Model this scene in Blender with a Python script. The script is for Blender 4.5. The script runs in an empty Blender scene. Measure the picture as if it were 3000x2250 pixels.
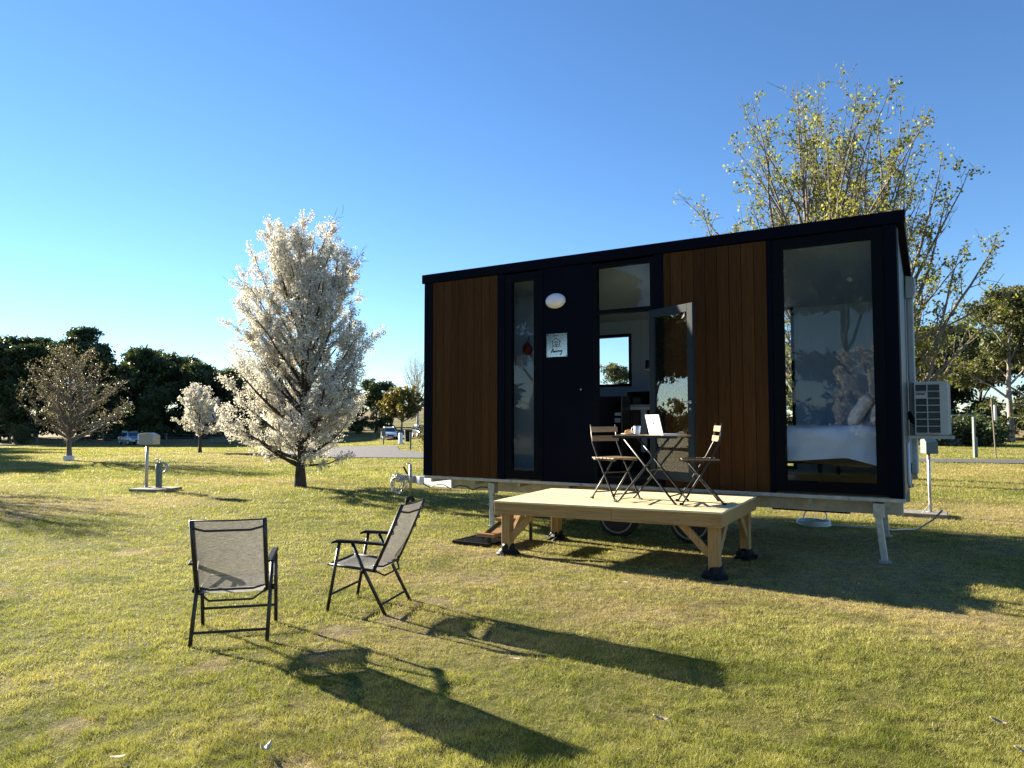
import bpy, bmesh, math, random
import numpy as np
from mathutils import Vector, Matrix

R = math.radians
scene = bpy.context.scene
col = scene.collection

# ------------------------------------------------------------------ camera, sky, sun, exposure
CAM_H = 1.67
cam_d = bpy.data.cameras.new('camera')
cam_d.sensor_width = 36.0
cam_d.lens = 1534.0 / 2212.0 * 36.0
cam_d.clip_start = 0.05
cam_d.clip_end = 3000.0
cam = bpy.data.objects.new('camera', cam_d)
col.objects.link(cam)
cam.location = (0, 0, CAM_H)
cam.rotation_euler = (R(90 + 3.05), 0, 0)
scene.camera = cam

SUN_AZ = R(-53.0)      # from +Y, negative = to the left
SUN_EL = R(18.3)
world = bpy.data.worlds.new('World')
scene.world = world
world.use_nodes = True
wn = world.node_tree
for n in list(wn.nodes):
    wn.nodes.remove(n)
w_out = wn.nodes.new('ShaderNodeOutputWorld')
w_bg = wn.nodes.new('ShaderNodeBackground')
w_sky = wn.nodes.new('ShaderNodeTexSky')
w_sky.sky_type = 'NISHITA'
w_sky.sun_disc = False
w_sky.sun_elevation = SUN_EL
w_sky.sun_rotation = SUN_AZ
w_sky.altitude = 300.0
w_sky.air_density = 1.0
w_sky.dust_density = 0.0
w_sky.ozone_density = 4.5
w_bg.inputs['Strength'].default_value = 0.051
w_hs = wn.nodes.new('ShaderNodeHueSaturation')
w_hs.inputs['Saturation'].default_value = 1.07
w_hs.inputs['Hue'].default_value = 0.503
wn.links.new(w_sky.outputs[0], w_hs.inputs['Color'])
wn.links.new(w_hs.outputs[0], w_bg.inputs[0])
wn.links.new(w_bg.outputs[0], w_out.inputs[0])

sun_d = bpy.data.lights.new('sun', 'SUN')
sun_d.energy = 5.0
sun_d.angle = R(0.53)
sun_d.color = (1.0, 0.90, 0.72)
sun = bpy.data.objects.new('sun', sun_d)
col.objects.link(sun)
sdir = Vector((math.sin(SUN_AZ) * math.cos(SUN_EL), math.cos(SUN_AZ) * math.cos(SUN_EL), math.sin(SUN_EL)))
sun.rotation_euler = sdir.to_track_quat('Z', 'Y').to_euler()
sun.location = (-30, 25, 30)

scene.view_settings.view_transform = 'Standard'
scene.view_settings.look = 'None'
scene.view_settings.exposure = 2.18
scene.view_settings.gamma = 1.0
scene.render.engine = 'CYCLES'
scene.cycles.max_bounces = 8
scene.cycles.transparent_max_bounces = 24
scene.cycles.use_denoising = True
scene.cycles.denoiser = 'OPENIMAGEDENOISE'
scene.cycles.denoising_input_passes = 'RGB_ALBEDO_NORMAL'
scene.cycles.denoising_prefilter = 'NONE'

# ------------------------------------------------------------------ helpers: objects
def link(o, parent=None):
    col.objects.link(o)
    if parent is not None:
        o.parent = parent
    return o

def tag(o, label=None, cat=None, group=None, kind=None):
    if label: o['label'] = label
    if cat: o['category'] = cat
    if group: o['group'] = group
    if kind: o['kind'] = kind
    return o

def thing(name, label, cat, loc=(0, 0, 0), rz=0.0, group=None):
    o = bpy.data.objects.new(name, None)
    o.empty_display_size = 0.2
    o.location = loc
    o.rotation_euler = (0, 0, rz)
    link(o)
    return tag(o, label, cat, group)

def obj(name, bm, mat, parent=None, smooth=False, bevel=0.0):
    if isinstance(bm, bpy.types.Mesh):
        me = bm
    else:
        me = bpy.data.meshes.new(name)
        bmesh.ops.recalc_face_normals(bm, faces=bm.faces)
        bm.to_mesh(me)
        bm.free()
    if mat is not None and len(me.materials) == 0:
        me.materials.append(mat)
    if smooth:
        me.polygons.foreach_set('use_smooth', np.ones(len(me.polygons), dtype=bool))
    o = bpy.data.objects.new(name, me)
    link(o, parent)
    if bevel > 0:
        m = o.modifiers.new('bevel', 'BEVEL')
        m.width = bevel
        m.segments = 2
        m.limit_method = 'ANGLE'
        m.angle_limit = R(40)
    return o

def copy_tree(o, parent=None):
    c = o.copy()
    link(c)
    c.parent = parent
    for ch in list(o.children):
        copy_tree(ch, c)
    return c

def BM():
    return bmesh.new()

def box(bm, x0, x1, y0, y1, z0, z1, M=None):
    co = [(x0, y0, z0), (x1, y0, z0), (x1, y1, z0), (x0, y1, z0), (x0, y0, z1), (x1, y0, z1), (x1, y1, z1), (x0, y1, z1)]
    vs = [bm.verts.new((M @ Vector(p)) if M else p) for p in co]
    for f in ((0, 3, 2, 1), (4, 5, 6, 7), (0, 1, 5, 4), (1, 2, 6, 5), (2, 3, 7, 6), (3, 0, 4, 7)):
        bm.faces.new([vs[i] for i in f])
    return bm

def bx(*a):
    return box(BM(), *a)

def prism(bm, pts, y0, y1, M=None):
    """pts: (x,z) outline extruded along y"""
    a = [bm.verts.new((M @ Vector((x, y0, z))) if M else (x, y0, z)) for x, z in pts]
    b = [bm.verts.new((M @ Vector((x, y1, z))) if M else (x, y1, z)) for x, z in pts]
    n = len(pts)
    bm.faces.new(a); bm.faces.new(b[::-1])
    for i in range(n):
        bm.faces.new((a[i], b[i], b[(i + 1) % n], a[(i + 1) % n]))
    return bm

def beam(bm, p, q, w, h, up=(0, 0, 1)):
    """rectangular bar from p to q"""
    p, q = Vector(p), Vector(q)
    d = (q - p); L = d.length; d.normalize()
    upv = Vector(up)
    if abs(d.dot(upv)) > 0.95: upv = Vector((1, 0, 0))
    s = d.cross(upv).normalized(); t = s.cross(d).normalized()
    vs = []
    for e in (p, q):
        for a, b in ((-1, -1), (1, -1), (1, 1), (-1, 1)):
            vs.append(bm.verts.new(e + s * (a * w / 2) + t * (b * h / 2)))
    for f in ((0, 1, 2, 3), (7, 6, 5, 4), (0, 4, 5, 1), (1, 5, 6, 2), (2, 6, 7, 3), (3, 7, 4, 0)):
        bm.faces.new([vs[i] for i in f])
    return bm

def tube(bm, pts, r, sides=8, closed=False, cap=True):
    pts = [Vector(p) for p in pts]
    n = len(pts)
    rr = r if isinstance(r, (list, tuple)) else [r] * n
    rings = []
    prev = None
    for i in range(n):
        if closed:
            d = pts[(i + 1) % n] - pts[i - 1]
        else:
            d = pts[min(i + 1, n - 1)] - pts[max(i - 1, 0)]
        if d.length < 1e-9: d = Vector((0, 0, 1))
        d.normalize()
        if prev is None:
            a = Vector((0, 0, 1)) if abs(d.z) < 0.9 else Vector((1, 0, 0))
            s = d.cross(a).normalized()
        else:
            s = (prev - d * prev.dot(d))
            s = s.normalized() if s.length > 1e-6 else d.orthogonal().normalized()
        prev = s
        t = d.cross(s)
        rings.append([bm.verts.new(pts[i] + (s * math.cos(2 * math.pi * k / sides) + t * math.sin(2 * math.pi * k / sides)) * rr[i]) for k in range(sides)])
    for i in range(n if closed else n - 1):
        a, b = rings[i], rings[(i + 1) % n]
        for k in range(sides):
            bm.faces.new((a[k], a[(k + 1) % sides], b[(k + 1) % sides], b[k]))
    if cap and not closed:
        bm.faces.new(rings[0][::-1]); bm.faces.new(rings[-1])
    return bm

def lathe(bm, prof, segs=20, M=None):
    """prof: (r,z) list round local z"""
    rings = []
    for r, z in prof:
        rings.append([bm.verts.new((M @ Vector((r * math.cos(2 * math.pi * k / segs), r * math.sin(2 * math.pi * k / segs), z))) if M else
                                   (r * math.cos(2 * math.pi * k / segs), r * math.sin(2 * math.pi * k / segs), z)) for k in range(segs)])
    for a, b in zip(rings, rings[1:]):
        for k in range(segs):
            bm.faces.new((a[k], a[(k + 1) % segs], b[(k + 1) % segs], b[k]))
    bm.faces.new(rings[0][::-1]); bm.faces.new(rings[-1])
    return bm

def np_mesh(name, V, F, attrs=None, mat=None):
    V = np.ascontiguousarray(V, dtype=np.float32); F = np.ascontiguousarray(F, dtype=np.int32)
    me = bpy.data.meshes.new(name)
    m, k = F.shape
    me.vertices.add(len(V)); me.vertices.foreach_set('co', V.ravel())
    me.loops.add(m * k); me.loops.foreach_set('vertex_index', F.ravel())
    me.polygons.add(m); me.polygons.foreach_set('loop_start', np.arange(0, m * k, k, dtype=np.int32))
    me.update(calc_edges=True)
    for a, v in (attrs or {}).items():
        at = me.attributes.new(a, 'FLOAT', 'POINT')
        at.data.foreach_set('value', np.ascontiguousarray(v, dtype=np.float32))
    if mat: me.materials.append(mat)
    return me

# ------------------------------------------------------------------ helpers: materials
def new_mat(name):
    m = bpy.data.materials.new(name)
    m.use_nodes = True
    nt = m.node_tree
    for n in list(nt.nodes): nt.nodes.remove(n)
    out = nt.nodes.new('ShaderNodeOutputMaterial')
    return m, nt, out

def N(nt, t, **kw):
    n = nt.nodes.new(t)
    for k, v in kw.items():
        if k in n.inputs: n.inputs[k].default_value = v
        else: setattr(n, k, v)
    return n

def ramp(nt, fac, stops):
    r = nt.nodes.new('ShaderNodeValToRGB')
    e = r.color_ramp.elements
    while len(e) < len(stops): e.new(0.5)
    for el, (p, c) in zip(e, stops):
        el.position = p; el.color = (*c, 1)
    nt.links.new(fac, r.inputs[0])
    return r.outputs[0]

def mat_basic(name, color, rough=0.6, metal=0.0, var=0.12, scale=6.0, stretch=(1, 1, 1), bump=0.0, bscale=60.0, spec=0.5, objrand=0.0, coat=0.0):
    m, nt, out = new_mat(name)
    b = N(nt, 'ShaderNodeBsdfPrincipled', Roughness=rough, Metallic=metal)
    b.inputs['Specular IOR Level'].default_value = spec
    if coat: b.inputs['Coat Weight'].default_value = coat
    tc = N(nt, 'ShaderNodeTexCoord'); mp = N(nt, 'ShaderNodeMapping')
    mp.inputs['Scale'].default_value = stretch
    nt.links.new(tc.outputs['Object'], mp.inputs[0])
    nz = N(nt, 'ShaderNodeTexNoise', Scale=scale, Detail=6.0, Roughness=0.6)
    nt.links.new(mp.outputs[0], nz.inputs['Vector'])
    lo = tuple(max(0, c * (1 - var)) for c in color); hi = tuple(min(1, c * (1 + var)) for c in color)
    cc = ramp(nt, nz.outputs['Fac'], [(0.3, lo), (0.7, hi)])
    if objrand:
        oi = N(nt, 'ShaderNodeObjectInfo'); hs = N(nt, 'ShaderNodeHueSaturation')
        mr = N(nt, 'ShaderNodeMapRange'); mr.inputs['To Min'].default_value = 1 - objrand; mr.inputs['To Max'].default_value = 1 + objrand
        nt.links.new(oi.outputs['Random'], mr.inputs[0]); nt.links.new(mr.outputs[0], hs.inputs['Value'])
        nt.links.new(cc, hs.inputs['Color']); cc = hs.outputs[0]
    nt.links.new(cc, b.inputs['Base Color'])
    rm = N(nt, 'ShaderNodeMapRange'); rm.inputs['To Min'].default_value = max(0.02, rough - 0.08); rm.inputs['To Max'].default_value = min(1, rough + 0.08)
    nt.links.new(nz.outputs['Fac'], rm.inputs[0]); nt.links.new(rm.outputs[0], b.inputs['Roughness'])
    if bump:
        n2 = N(nt, 'ShaderNodeTexNoise', Scale=bscale, Detail=4.0)
        nt.links.new(mp.outputs[0], n2.inputs['Vector'])
        bp = N(nt, 'ShaderNodeBump', Strength=bump, Distance=0.01)
        nt.links.new(n2.outputs['Fac'], bp.inputs['Height']); nt.links.new(bp.outputs[0], b.inputs['Normal'])
    nt.links.new(b.outputs[0], out.inputs[0])
    return m

def mat_wood(name, dark, light, rough=0.6, grain=(1, 14, 14), knots=True, objrand=0.12, spec=0.4):
    """grain: stretch, small value along the fibre"""
    m, nt, out = new_mat(name)
    b = N(nt, 'ShaderNodeBsdfPrincipled', Roughness=rough)
    b.inputs['Specular IOR Level'].default_value = spec
    tc = N(nt, 'ShaderNodeTexCoord'); oi = N(nt, 'ShaderNodeObjectInfo')
    ad = N(nt, 'ShaderNodeVectorMath', operation='ADD'); sc = N(nt, 'ShaderNodeVectorMath', operation='SCALE')
    cx = N(nt, 'ShaderNodeCombineXYZ')
    for i in range(3): nt.links.new(oi.outputs['Random'], cx.inputs[i])
    nt.links.new(cx.outputs[0], sc.inputs[0]); sc.inputs['Scale'].default_value = 37.0
    nt.links.new(tc.outputs['Object'], ad.inputs[0]); nt.links.new(sc.outputs[0], ad.inputs[1])
    mp = N(nt, 'ShaderNodeMapping'); mp.inputs['Scale'].default_value = grain
    nt.links.new(ad.outputs[0], mp.inputs[0])
    nz = N(nt, 'ShaderNodeTexNoise', Scale=3.0, Detail=8.0, Roughness=0.65, Distortion=0.8)
    nt.links.new(mp.outputs[0], nz.inputs['Vector'])
    c1 = ramp(nt, nz.outputs['Fac'], [(0.28, dark), (0.5, tuple((a + b_) / 2 for a, b_ in zip(dark, light))), (0.72, light)])
    if knots:
        vo = N(nt, 'ShaderNodeTexVoronoi', Scale=2.2)
        mp2 = N(nt, 'ShaderNodeMapping'); mp2.inputs['Scale'].default_value = tuple(min(4.0, g) if g > 1 else 0.7 for g in grain)
        nt.links.new(ad.outputs[0], mp2.inputs[0]); nt.links.new(mp2.outputs[0], vo.inputs['Vector'])
        kf = ramp(nt, vo.outputs['Distance'], [(0.03, (1, 1, 1)), (0.09, (0, 0, 0))])
        mx = N(nt, 'ShaderNodeMix', data_type='RGBA')
        nt.links.new(kf, mx.inputs[0]); nt.links.new(c1, mx.inputs[6])
        mx.inputs[7].default_value = (*[d * 0.35 for d in dark], 1)
        c1 = mx.outputs[2]
    hs = N(nt, 'ShaderNodeHueSaturation'); mr = N(nt, 'ShaderNodeMapRange')
    mr.inputs['To Min'].default_value = 1 - objrand; mr.inputs['To Max'].default_value = 1 + objrand
    nt.links.new(oi.outputs['Random'], mr.inputs[0]); nt.links.new(mr.outputs[0], hs.inputs['Value'])
    nt.links.new(c1, hs.inputs['Color']); nt.links.new(hs.outputs[0], b.inputs['Base Color'])
    bp = N(nt, 'ShaderNodeBump', Strength=0.25, Distance=0.004)
    nt.links.new(nz.outputs['Fac'], bp.inputs['Height']); nt.links.new(bp.outputs[0], b.inputs['Normal'])
    nt.links.new(b.outputs[0], out.inputs[0])
    return m

def mat_leaf(name, stops, trans=0.35, rough=0.5, tint=(1.15, 1.1, 0.6)):
    m, nt, out = new_mat(name)
    at = N(nt, 'ShaderNodeAttribute', attribute_name='rnd')
    c = ramp(nt, at.outputs['Fac'], stops)
    d = N(nt, 'ShaderNodeBsdfPrincipled', Roughness=rough)
    d.inputs['Specular IOR Level'].default_value = 0.25
    t = N(nt, 'ShaderNodeBsdfTranslucent')
    mul = N(nt, 'ShaderNodeMix', data_type='RGBA', blend_type='MULTIPLY'); mul.inputs[0].default_value = 1.0
    mul.inputs[7].default_value = (*tint, 1)
    nt.links.new(c, mul.inputs[6])
    nt.links.new(c, d.inputs['Base Color']); nt.links.new(mul.outputs[2], t.inputs[0])
    mx = N(nt, 'ShaderNodeMixShader'); mx.inputs[0].default_value = trans
    nt.links.new(d.outputs[0], mx.inputs[1]); nt.links.new(t.outputs[0], mx.inputs[2])
    nt.links.new(mx.outputs[0], out.inputs[0])
    return m

def mat_glass(name, tint=(0.965, 0.98, 0.985), refl=0.6):
    m, nt, out = new_mat(name)
    tr = N(nt, 'ShaderNodeBsdfTransparent'); tr.inputs[0].default_value = (*tint, 1)
    gl = N(nt, 'ShaderNodeBsdfGlossy'); gl.inputs['Roughness'].default_value = 0.0
    nz = N(nt, 'ShaderNodeTexNoise', Scale=1.3, Detail=1.0); tc = N(nt, 'ShaderNodeTexCoord')
    nt.links.new(tc.outputs['Object'], nz.inputs['Vector'])
    bp = N(nt, 'ShaderNodeBump', Strength=0.02, Distance=0.02); nt.links.new(nz.outputs['Fac'], bp.inputs['Height'])
    nt.links.new(bp.outputs[0], gl.inputs['Normal'])
    fr = N(nt, 'ShaderNodeFresnel'); fr.inputs[0].default_value = 1.5
    mu = N(nt, 'ShaderNodeMath', operation='MULTIPLY'); mu.inputs[1].default_value = refl; mu.use_clamp = True
    nt.links.new(fr.outputs[0], mu.inputs[0])
    mx = N(nt, 'ShaderNodeMixShader'); nt.links.new(mu.outputs[0], mx.inputs[0])
    nt.links.new(tr.outputs[0], mx.inputs[1]); nt.links.new(gl.outputs[0], mx.inputs[2])
    nt.links.new(mx.outputs[0], out.inputs[0])
    return m

def mat_ground():
    m, nt, out = new_mat('lawn_soil')
    b = N(nt, 'ShaderNodeBsdfPrincipled', Roughness=0.95); b.inputs['Specular IOR Level'].default_value = 0.1
    g = N(nt, 'ShaderNodeNewGeometry')
    at = N(nt, 'ShaderNodeAttribute', attribute_name='dry')
    n1 = N(nt, 'ShaderNodeTexNoise', Scale=9.0, Detail=8.0, Roughness=0.7); nt.links.new(g.outputs['Position'], n1.inputs['Vector'])
    n2 = N(nt, 'ShaderNodeTexNoise', Scale=0.35, Detail=5.0); nt.links.new(g.outputs['Position'], n2.inputs['Vector'])
    green = ramp(nt, n1.outputs['Fac'], [(0.3, (0.05, 0.058, 0.012)), (0.55, (0.12, 0.11, 0.032)), (0.75, (0.22, 0.19, 0.07))])
    dryc = ramp(nt, n1.outputs['Fac'], [(0.3, (0.11, 0.08, 0.04)), (0.55, (0.26, 0.20, 0.11)), (0.75, (0.42, 0.33, 0.20))])
    mx = N(nt, 'ShaderNodeMix', data_type='RGBA'); nt.links.new(at.outputs['Fac'], mx.inputs[0])
    nt.links.new(green, mx.inputs[6]); nt.links.new(dryc, mx.inputs[7])
    n3 = N(nt, 'ShaderNodeTexNoise', Scale=110.0, Detail=3.0); nt.links.new(g.outputs['Position'], n3.inputs['Vector'])
    av = N(nt, 'ShaderNodeMath', operation='ADD'); nt.links.new(n2.outputs['Fac'], av.inputs[0]); nt.links.new(n3.outputs['Fac'], av.inputs[1])
    hs = N(nt, 'ShaderNodeHueSaturation'); mr = N(nt, 'ShaderNodeMapRange'); mr.inputs['From Min'].default_value = 0.6; mr.inputs['From Max'].default_value = 1.4; mr.inputs['To Min'].default_value = 0.45; mr.inputs['To Max'].default_value = 1.5
    nt.links.new(av.outputs[0], mr.inputs[0]); nt.links.new(mr.outputs[0], hs.inputs['Value']); nt.links.new(mx.outputs[2], hs.inputs['Color'])
    nt.links.new(hs.outputs[0], b.inputs['Base Color'])
    bp = N(nt, 'ShaderNodeBump', Strength=0.9, Distance=0.04)
    nt.links.new(n1.outputs['Fac'], bp.inputs['Height']); nt.links.new(bp.outputs[0], b.inputs['Normal'])
    nt.links.new(b.outputs[0], out.inputs[0])
    return m

def mat_grass():
    m, nt, out = new_mat('grass_blades')
    at = N(nt, 'ShaderNodeAttribute', attribute_name='rnd'); ad = N(nt, 'ShaderNodeAttribute', attribute_name='dry')
    c1 = ramp(nt, at.outputs['Fac'], [(0.0, (0.12, 0.15, 0.016)), (0.4, (0.27, 0.28, 0.058)), (0.7, (0.46, 0.42, 0.14)), (1.0, (0.74, 0.64, 0.34))])
    c2 = ramp(nt, at.outputs['Fac'], [(0.0, (0.19, 0.165, 0.035)), (0.5, (0.42, 0.34, 0.12)), (1.0, (0.64, 0.51, 0.25))])
    mx = N(nt, 'ShaderNodeMix', data_type='RGBA'); nt.links.new(ad.outputs['Fac'], mx.inputs[0]); nt.links.new(c1, mx.inputs[6]); nt.links.new(c2, mx.inputs[7])
    d = N(nt, 'ShaderNodeBsdfPrincipled', Roughness=0.55); d.inputs['Specular IOR Level'].default_value = 0.3
    t = N(nt, 'ShaderNodeBsdfTranslucent')
    mul = N(nt, 'ShaderNodeMix', data_type='RGBA', blend_type='MULTIPLY'); mul.inputs[0].default_value = 1.0; mul.inputs[7].default_value = (1.05, 1.08, 0.6, 1)
    nt.links.new(mx.outputs[2], mul.inputs[6]); nt.links.new(mul.outputs[2], t.inputs[0]); nt.links.new(mx.outputs[2], d.inputs['Base Color'])
    ms = N(nt, 'ShaderNodeMixShader'); ms.inputs[0].default_value = 0.4
    nt.links.new(d.outputs[0], ms.inputs[1]); nt.links.new(t.outputs[0], ms.inputs[2]); nt.links.new(ms.outputs[0], out.inputs[0])
    return m

def mat_sling():
    m, nt, out = new_mat('sling_mesh')
    tc = N(nt, 'ShaderNodeTexCoord')
    n1 = N(nt, 'ShaderNodeTexNoise', Scale=1.0, Detail=3.0)
    mp = N(nt, 'ShaderNodeMapping'); mp.inputs['Scale'].default_value = (25, 25, 320)
    mp2 = N(nt, 'ShaderNodeMapping'); mp2.inputs['Scale'].default_value = (320, 320, 25)
    n2 = N(nt, 'ShaderNodeTexNoise', Scale=1.0, Detail=3.0)
    for a, b in ((mp, n1), (mp2, n2)):
        nt.links.new(tc.outputs['Object'], a.inputs[0]); nt.links.new(a.outputs[0], b.inputs['Vector'])
    ad = N(nt, 'ShaderNodeMath', operation='ADD'); nt.links.new(n1.outputs['Fac'], ad.inputs[0]); nt.links.new(n2.outputs['Fac'], ad.inputs[1])
    hf = N(nt, 'ShaderNodeMath', operation='MULTIPLY'); hf.inputs[1].default_value = 0.5; nt.links.new(ad.outputs[0], hf.inputs[0])
    c = ramp(nt, hf.outputs[0], [(0.32, (0.09, 0.085, 0.08)), (0.5, (0.23, 0.215, 0.20)), (0.66, (0.40, 0.38, 0.345))])
    d = N(nt, 'ShaderNodeBsdfPrincipled', Roughness=0.6); t = N(nt, 'ShaderNodeBsdfTranslucent')
    nt.links.new(c, d.inputs['Base Color']); nt.links.new(c, t.inputs[0])
    ms = N(nt, 'ShaderNodeMixShader'); ms.inputs[0].default_value = 0.20
    nt.links.new(d.outputs[0], ms.inputs[1]); nt.links.new(t.outputs[0], ms.inputs[2])
    tr = N(nt, 'ShaderNodeBsdfTransparent'); m2 = N(nt, 'ShaderNodeMixShader'); m2.inputs[0].default_value = 0.10
    nt.links.new(ms.outputs[0], m2.inputs[1]); nt.links.new(tr.outputs[0], m2.inputs[2])
    nt.links.new(m2.outputs[0], out.inputs[0])
    return m

M = {}
M['navy'] = mat_basic('navy_steel', (0.0028, 0.0034, 0.0085), 0.6, 0.0, 0.2, 3.0, bump=0.03, bscale=25, spec=0.05)
M['charcoal'] = mat_basic('charcoal_aluminium', (0.003, 0.0038, 0.0055), 0.5, 0.0, 0.15, 4.0, spec=0.06)
M['doorgrey'] = mat_basic('door_frame_grey', (0.020, 0.030, 0.036), 0.6, 0.0, 0.1, 4.0, spec=0.08)
M['cladding'] = mat_wood('cladding_brown', (0.038, 0.0160, 0.0046), (0.084, 0.037, 0.0115), 0.65, (16, 16, 0.7), False, 0.22, 0.06)
M['roof'] = mat_basic('roof_steel', (0.003, 0.0035, 0.008), 0.6, 0.0, 0.2, 2.0, spec=0.05)
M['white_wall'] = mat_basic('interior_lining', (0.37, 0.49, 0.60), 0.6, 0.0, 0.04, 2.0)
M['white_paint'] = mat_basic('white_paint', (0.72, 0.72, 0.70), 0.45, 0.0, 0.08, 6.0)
M['endwall'] = mat_basic('end_wall_grey', (0.05, 0.06, 0.065), 0.5, 0.0, 0.1, 2.0, bump=0.05, bscale=8)
M['floor_in'] = mat_wood('interior_floor', (0.03, 0.022, 0.015), (0.06, 0.045, 0.03), 0.5, (1, 10, 10), False)
M['glass'] = mat_glass('window_glass')
M['glass_side'] = mat_glass('door_glass', (0.95, 0.96, 0.96), 0.35)
M['galv'] = mat_basic('galvanised_steel', (0.42, 0.43, 0.42), 0.45, 0.7, 0.25, 14.0, bump=0.05)
M['chassis'] = mat_basic('chassis_steel', (0.45, 0.42, 0.34), 0.5, 0.3, 0.25, 8.0, bump=0.05)
M['black_metal'] = mat_basic('black_powdercoat', (0.012, 0.012, 0.013), 0.38, 0.0, 0.2, 30.0, bump=0.03, bscale=300)
M['black_plastic'] = mat_basic('black_plastic', (0.008, 0.008, 0.008), 0.5, 0.0, 0.3, 20.0, bump=0.25, bscale=40, spec=0.2)
M['rubber'] = mat_basic('tyre_rubber', (0.015, 0.015, 0.015), 0.8, 0.0, 0.2, 20.0)
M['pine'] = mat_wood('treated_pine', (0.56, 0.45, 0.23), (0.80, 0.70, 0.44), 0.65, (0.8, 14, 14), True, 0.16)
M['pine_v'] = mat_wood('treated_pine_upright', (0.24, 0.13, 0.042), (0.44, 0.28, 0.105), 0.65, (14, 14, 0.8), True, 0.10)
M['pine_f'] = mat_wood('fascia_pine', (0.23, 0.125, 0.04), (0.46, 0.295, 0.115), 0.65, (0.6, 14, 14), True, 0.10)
M['tread'] = mat_wood('hardwood_tread', (0.20, 0.11, 0.045), (0.36, 0.21, 0.10), 0.5, (14, 0.8, 14), False)
M['slat'] = mat_wood('acacia_slat', (0.17, 0.105, 0.05), (0.36, 0.25, 0.13), 0.5, (14, 1.0, 14), False)
M['sling'] = mat_sling()
M['concrete'] = mat_basic('concrete', (0.22, 0.195, 0.16), 0.9, 0.0, 0.3, 9.0, bump=0.5, bscale=40)
M['gravel'] = mat_basic('gravel_road', (0.075, 0.072, 0.076), 0.95, 0.0, 0.5, 9.0, bump=0.8, bscale=25)
M['bark_dark'] = mat_basic('bark_dark', (0.045, 0.035, 0.028), 0.9, 0.0, 0.5, 10.0, (1, 1, 0.25), 0.9, 30)
M['bark_grey'] = mat_basic('bark_grey', (0.15, 0.125, 0.10), 0.85, 0.0, 0.35, 7.0, (1, 1, 0.25), 0.6, 30)
M['bark_gum'] = mat_basic('bark_gum', (0.24, 0.21, 0.175), 0.8, 0.0, 0.45, 2.5, (1, 1, 0.3), 0.4, 10)
M['blossom'] = mat_leaf('blossom_petals', [(0.0, (0.16, 0.18, 0.05)), (0.08, (0.30, 0.26, 0.15)), (0.16, (0.63, 0.60, 0.51)), (1.0, (0.82, 0.80, 0.745))], 0.35, 0.6, (1.0, 0.98, 0.9))
M['young_leaf'] = mat_leaf('young_maple_leaf', [(0.0, (0.11, 0.085, 0.035)), (0.3, (0.15, 0.165, 0.04)), (0.8, (0.25, 0.275, 0.06)), (1.0, (0.44, 0.42, 0.08))], 0.5)
M['bud_leaf'] = mat_leaf('bud_leaf', [(0.0, (0.09, 0.078, 0.055)), (0.5, (0.18, 0.16, 0.115)), (1.0, (0.33, 0.31, 0.22))], 0.3)
M['gum_dark'] = mat_leaf('gum_leaf_dark', [(0.0, (0.026, 0.045, 0.022)), (0.6, (0.062, 0.088, 0.036)), (1.0, (0.14, 0.155, 0.06))], 0.28)
M['gum_olive'] = mat_leaf('gum_leaf_olive', [(0.0, (0.045, 0.055, 0.022)), (0.6, (0.10, 0.11, 0.04)), (1.0, (0.20, 0.19, 0.08))], 0.3)
M['olive_leaf'] = mat_leaf('olive_leaf', [(0.0, (0.10, 0.09, 0.02)), (0.6, (0.20, 0.17, 0.04)), (1.0, (0.34, 0.28, 0.07))], 0.35)
M['pale_twig'] = mat_basic('pale_twigs', (0.40, 0.38, 0.34), 0.9, 0.0, 0.2)
M['ground'] = mat_ground()
M['grass'] = mat_grass()
M['linen'] = mat_basic('bed_linen', (0.66, 0.77, 0.92), 0.85, 0.0, 0.05, 5.0, bump=0.1, bscale=200)
M['pillow'] = mat_basic('pillow_print', (0.62, 0.64, 0.68), 0.85, 0.0, 0.30, 26.0)
M['black_gloss'] = mat_basic('black_gloss', (0.008, 0.008, 0.010), 0.15, 0.0, 0.1)
M['lamp_white'] = mat_basic('opal_lamp', (0.78, 0.76, 0.76), 0.35, 0.0, 0.03)
M['mirror_steel'] = mat_basic('polished_plate', (0.72, 0.74, 0.74), 0.12, 1.0, 0.05, 2.0)
M['ink'] = mat_basic('black_ink', (0.01, 0.01, 0.01), 0.6)
M['pipe_grey'] = mat_basic('downpipe_grey', (0.30, 0.34, 0.34), 0.45)
M['rim'] = mat_basic('painted_rim', (0.22, 0.22, 0.20), 0.45)
M['ac_body'] = mat_basic('ac_casing', (0.50, 0.51, 0.47), 0.45, 0.0, 0.06, 6.0)
M['ac_dark'] = mat_basic('ac_coil_dark', (0.03, 0.045, 0.05), 0.5, 0.2, 0.3, 40.0)
M['cable'] = mat_basic('hose_white', (0.55, 0.60, 0.62), 0.4, 0.0, 0.08)
M['box_grey'] = mat_basic('power_box_grey', (0.36, 0.36, 0.29), 0.5, 0.0, 0.1, 8.0)
M['tap_green'] = mat_basic('tap_post_green', (0.12, 0.16, 0.14), 0.6, 0.0, 0.15, 12.0)
M['ceramic'] = mat_basic('white_ceramic', (0.66, 0.68, 0.72), 0.2, 0.0, 0.02)
M['laptop'] = mat_basic('silver_laptop', (0.80, 0.80, 0.80), 0.35, 0.0, 0.02)
M['bread'] = mat_basic('bread_crust', (0.50, 0.24, 0.08), 0.7, 0.0, 0.35, 30.0, bump=0.4, bscale=60)
M['paper'] = mat_basic('paper', (0.75, 0.72, 0.64), 0.8, 0.0, 0.05)
M['red'] = mat_basic('red_cloth', (0.22, 0.03, 0.03), 0.8)
M['silver_car'] = mat_basic('silver_car_paint', (0.38, 0.42, 0.45), 0.28, 0.5, 0.04, 3.0, coat=0.6)
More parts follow.
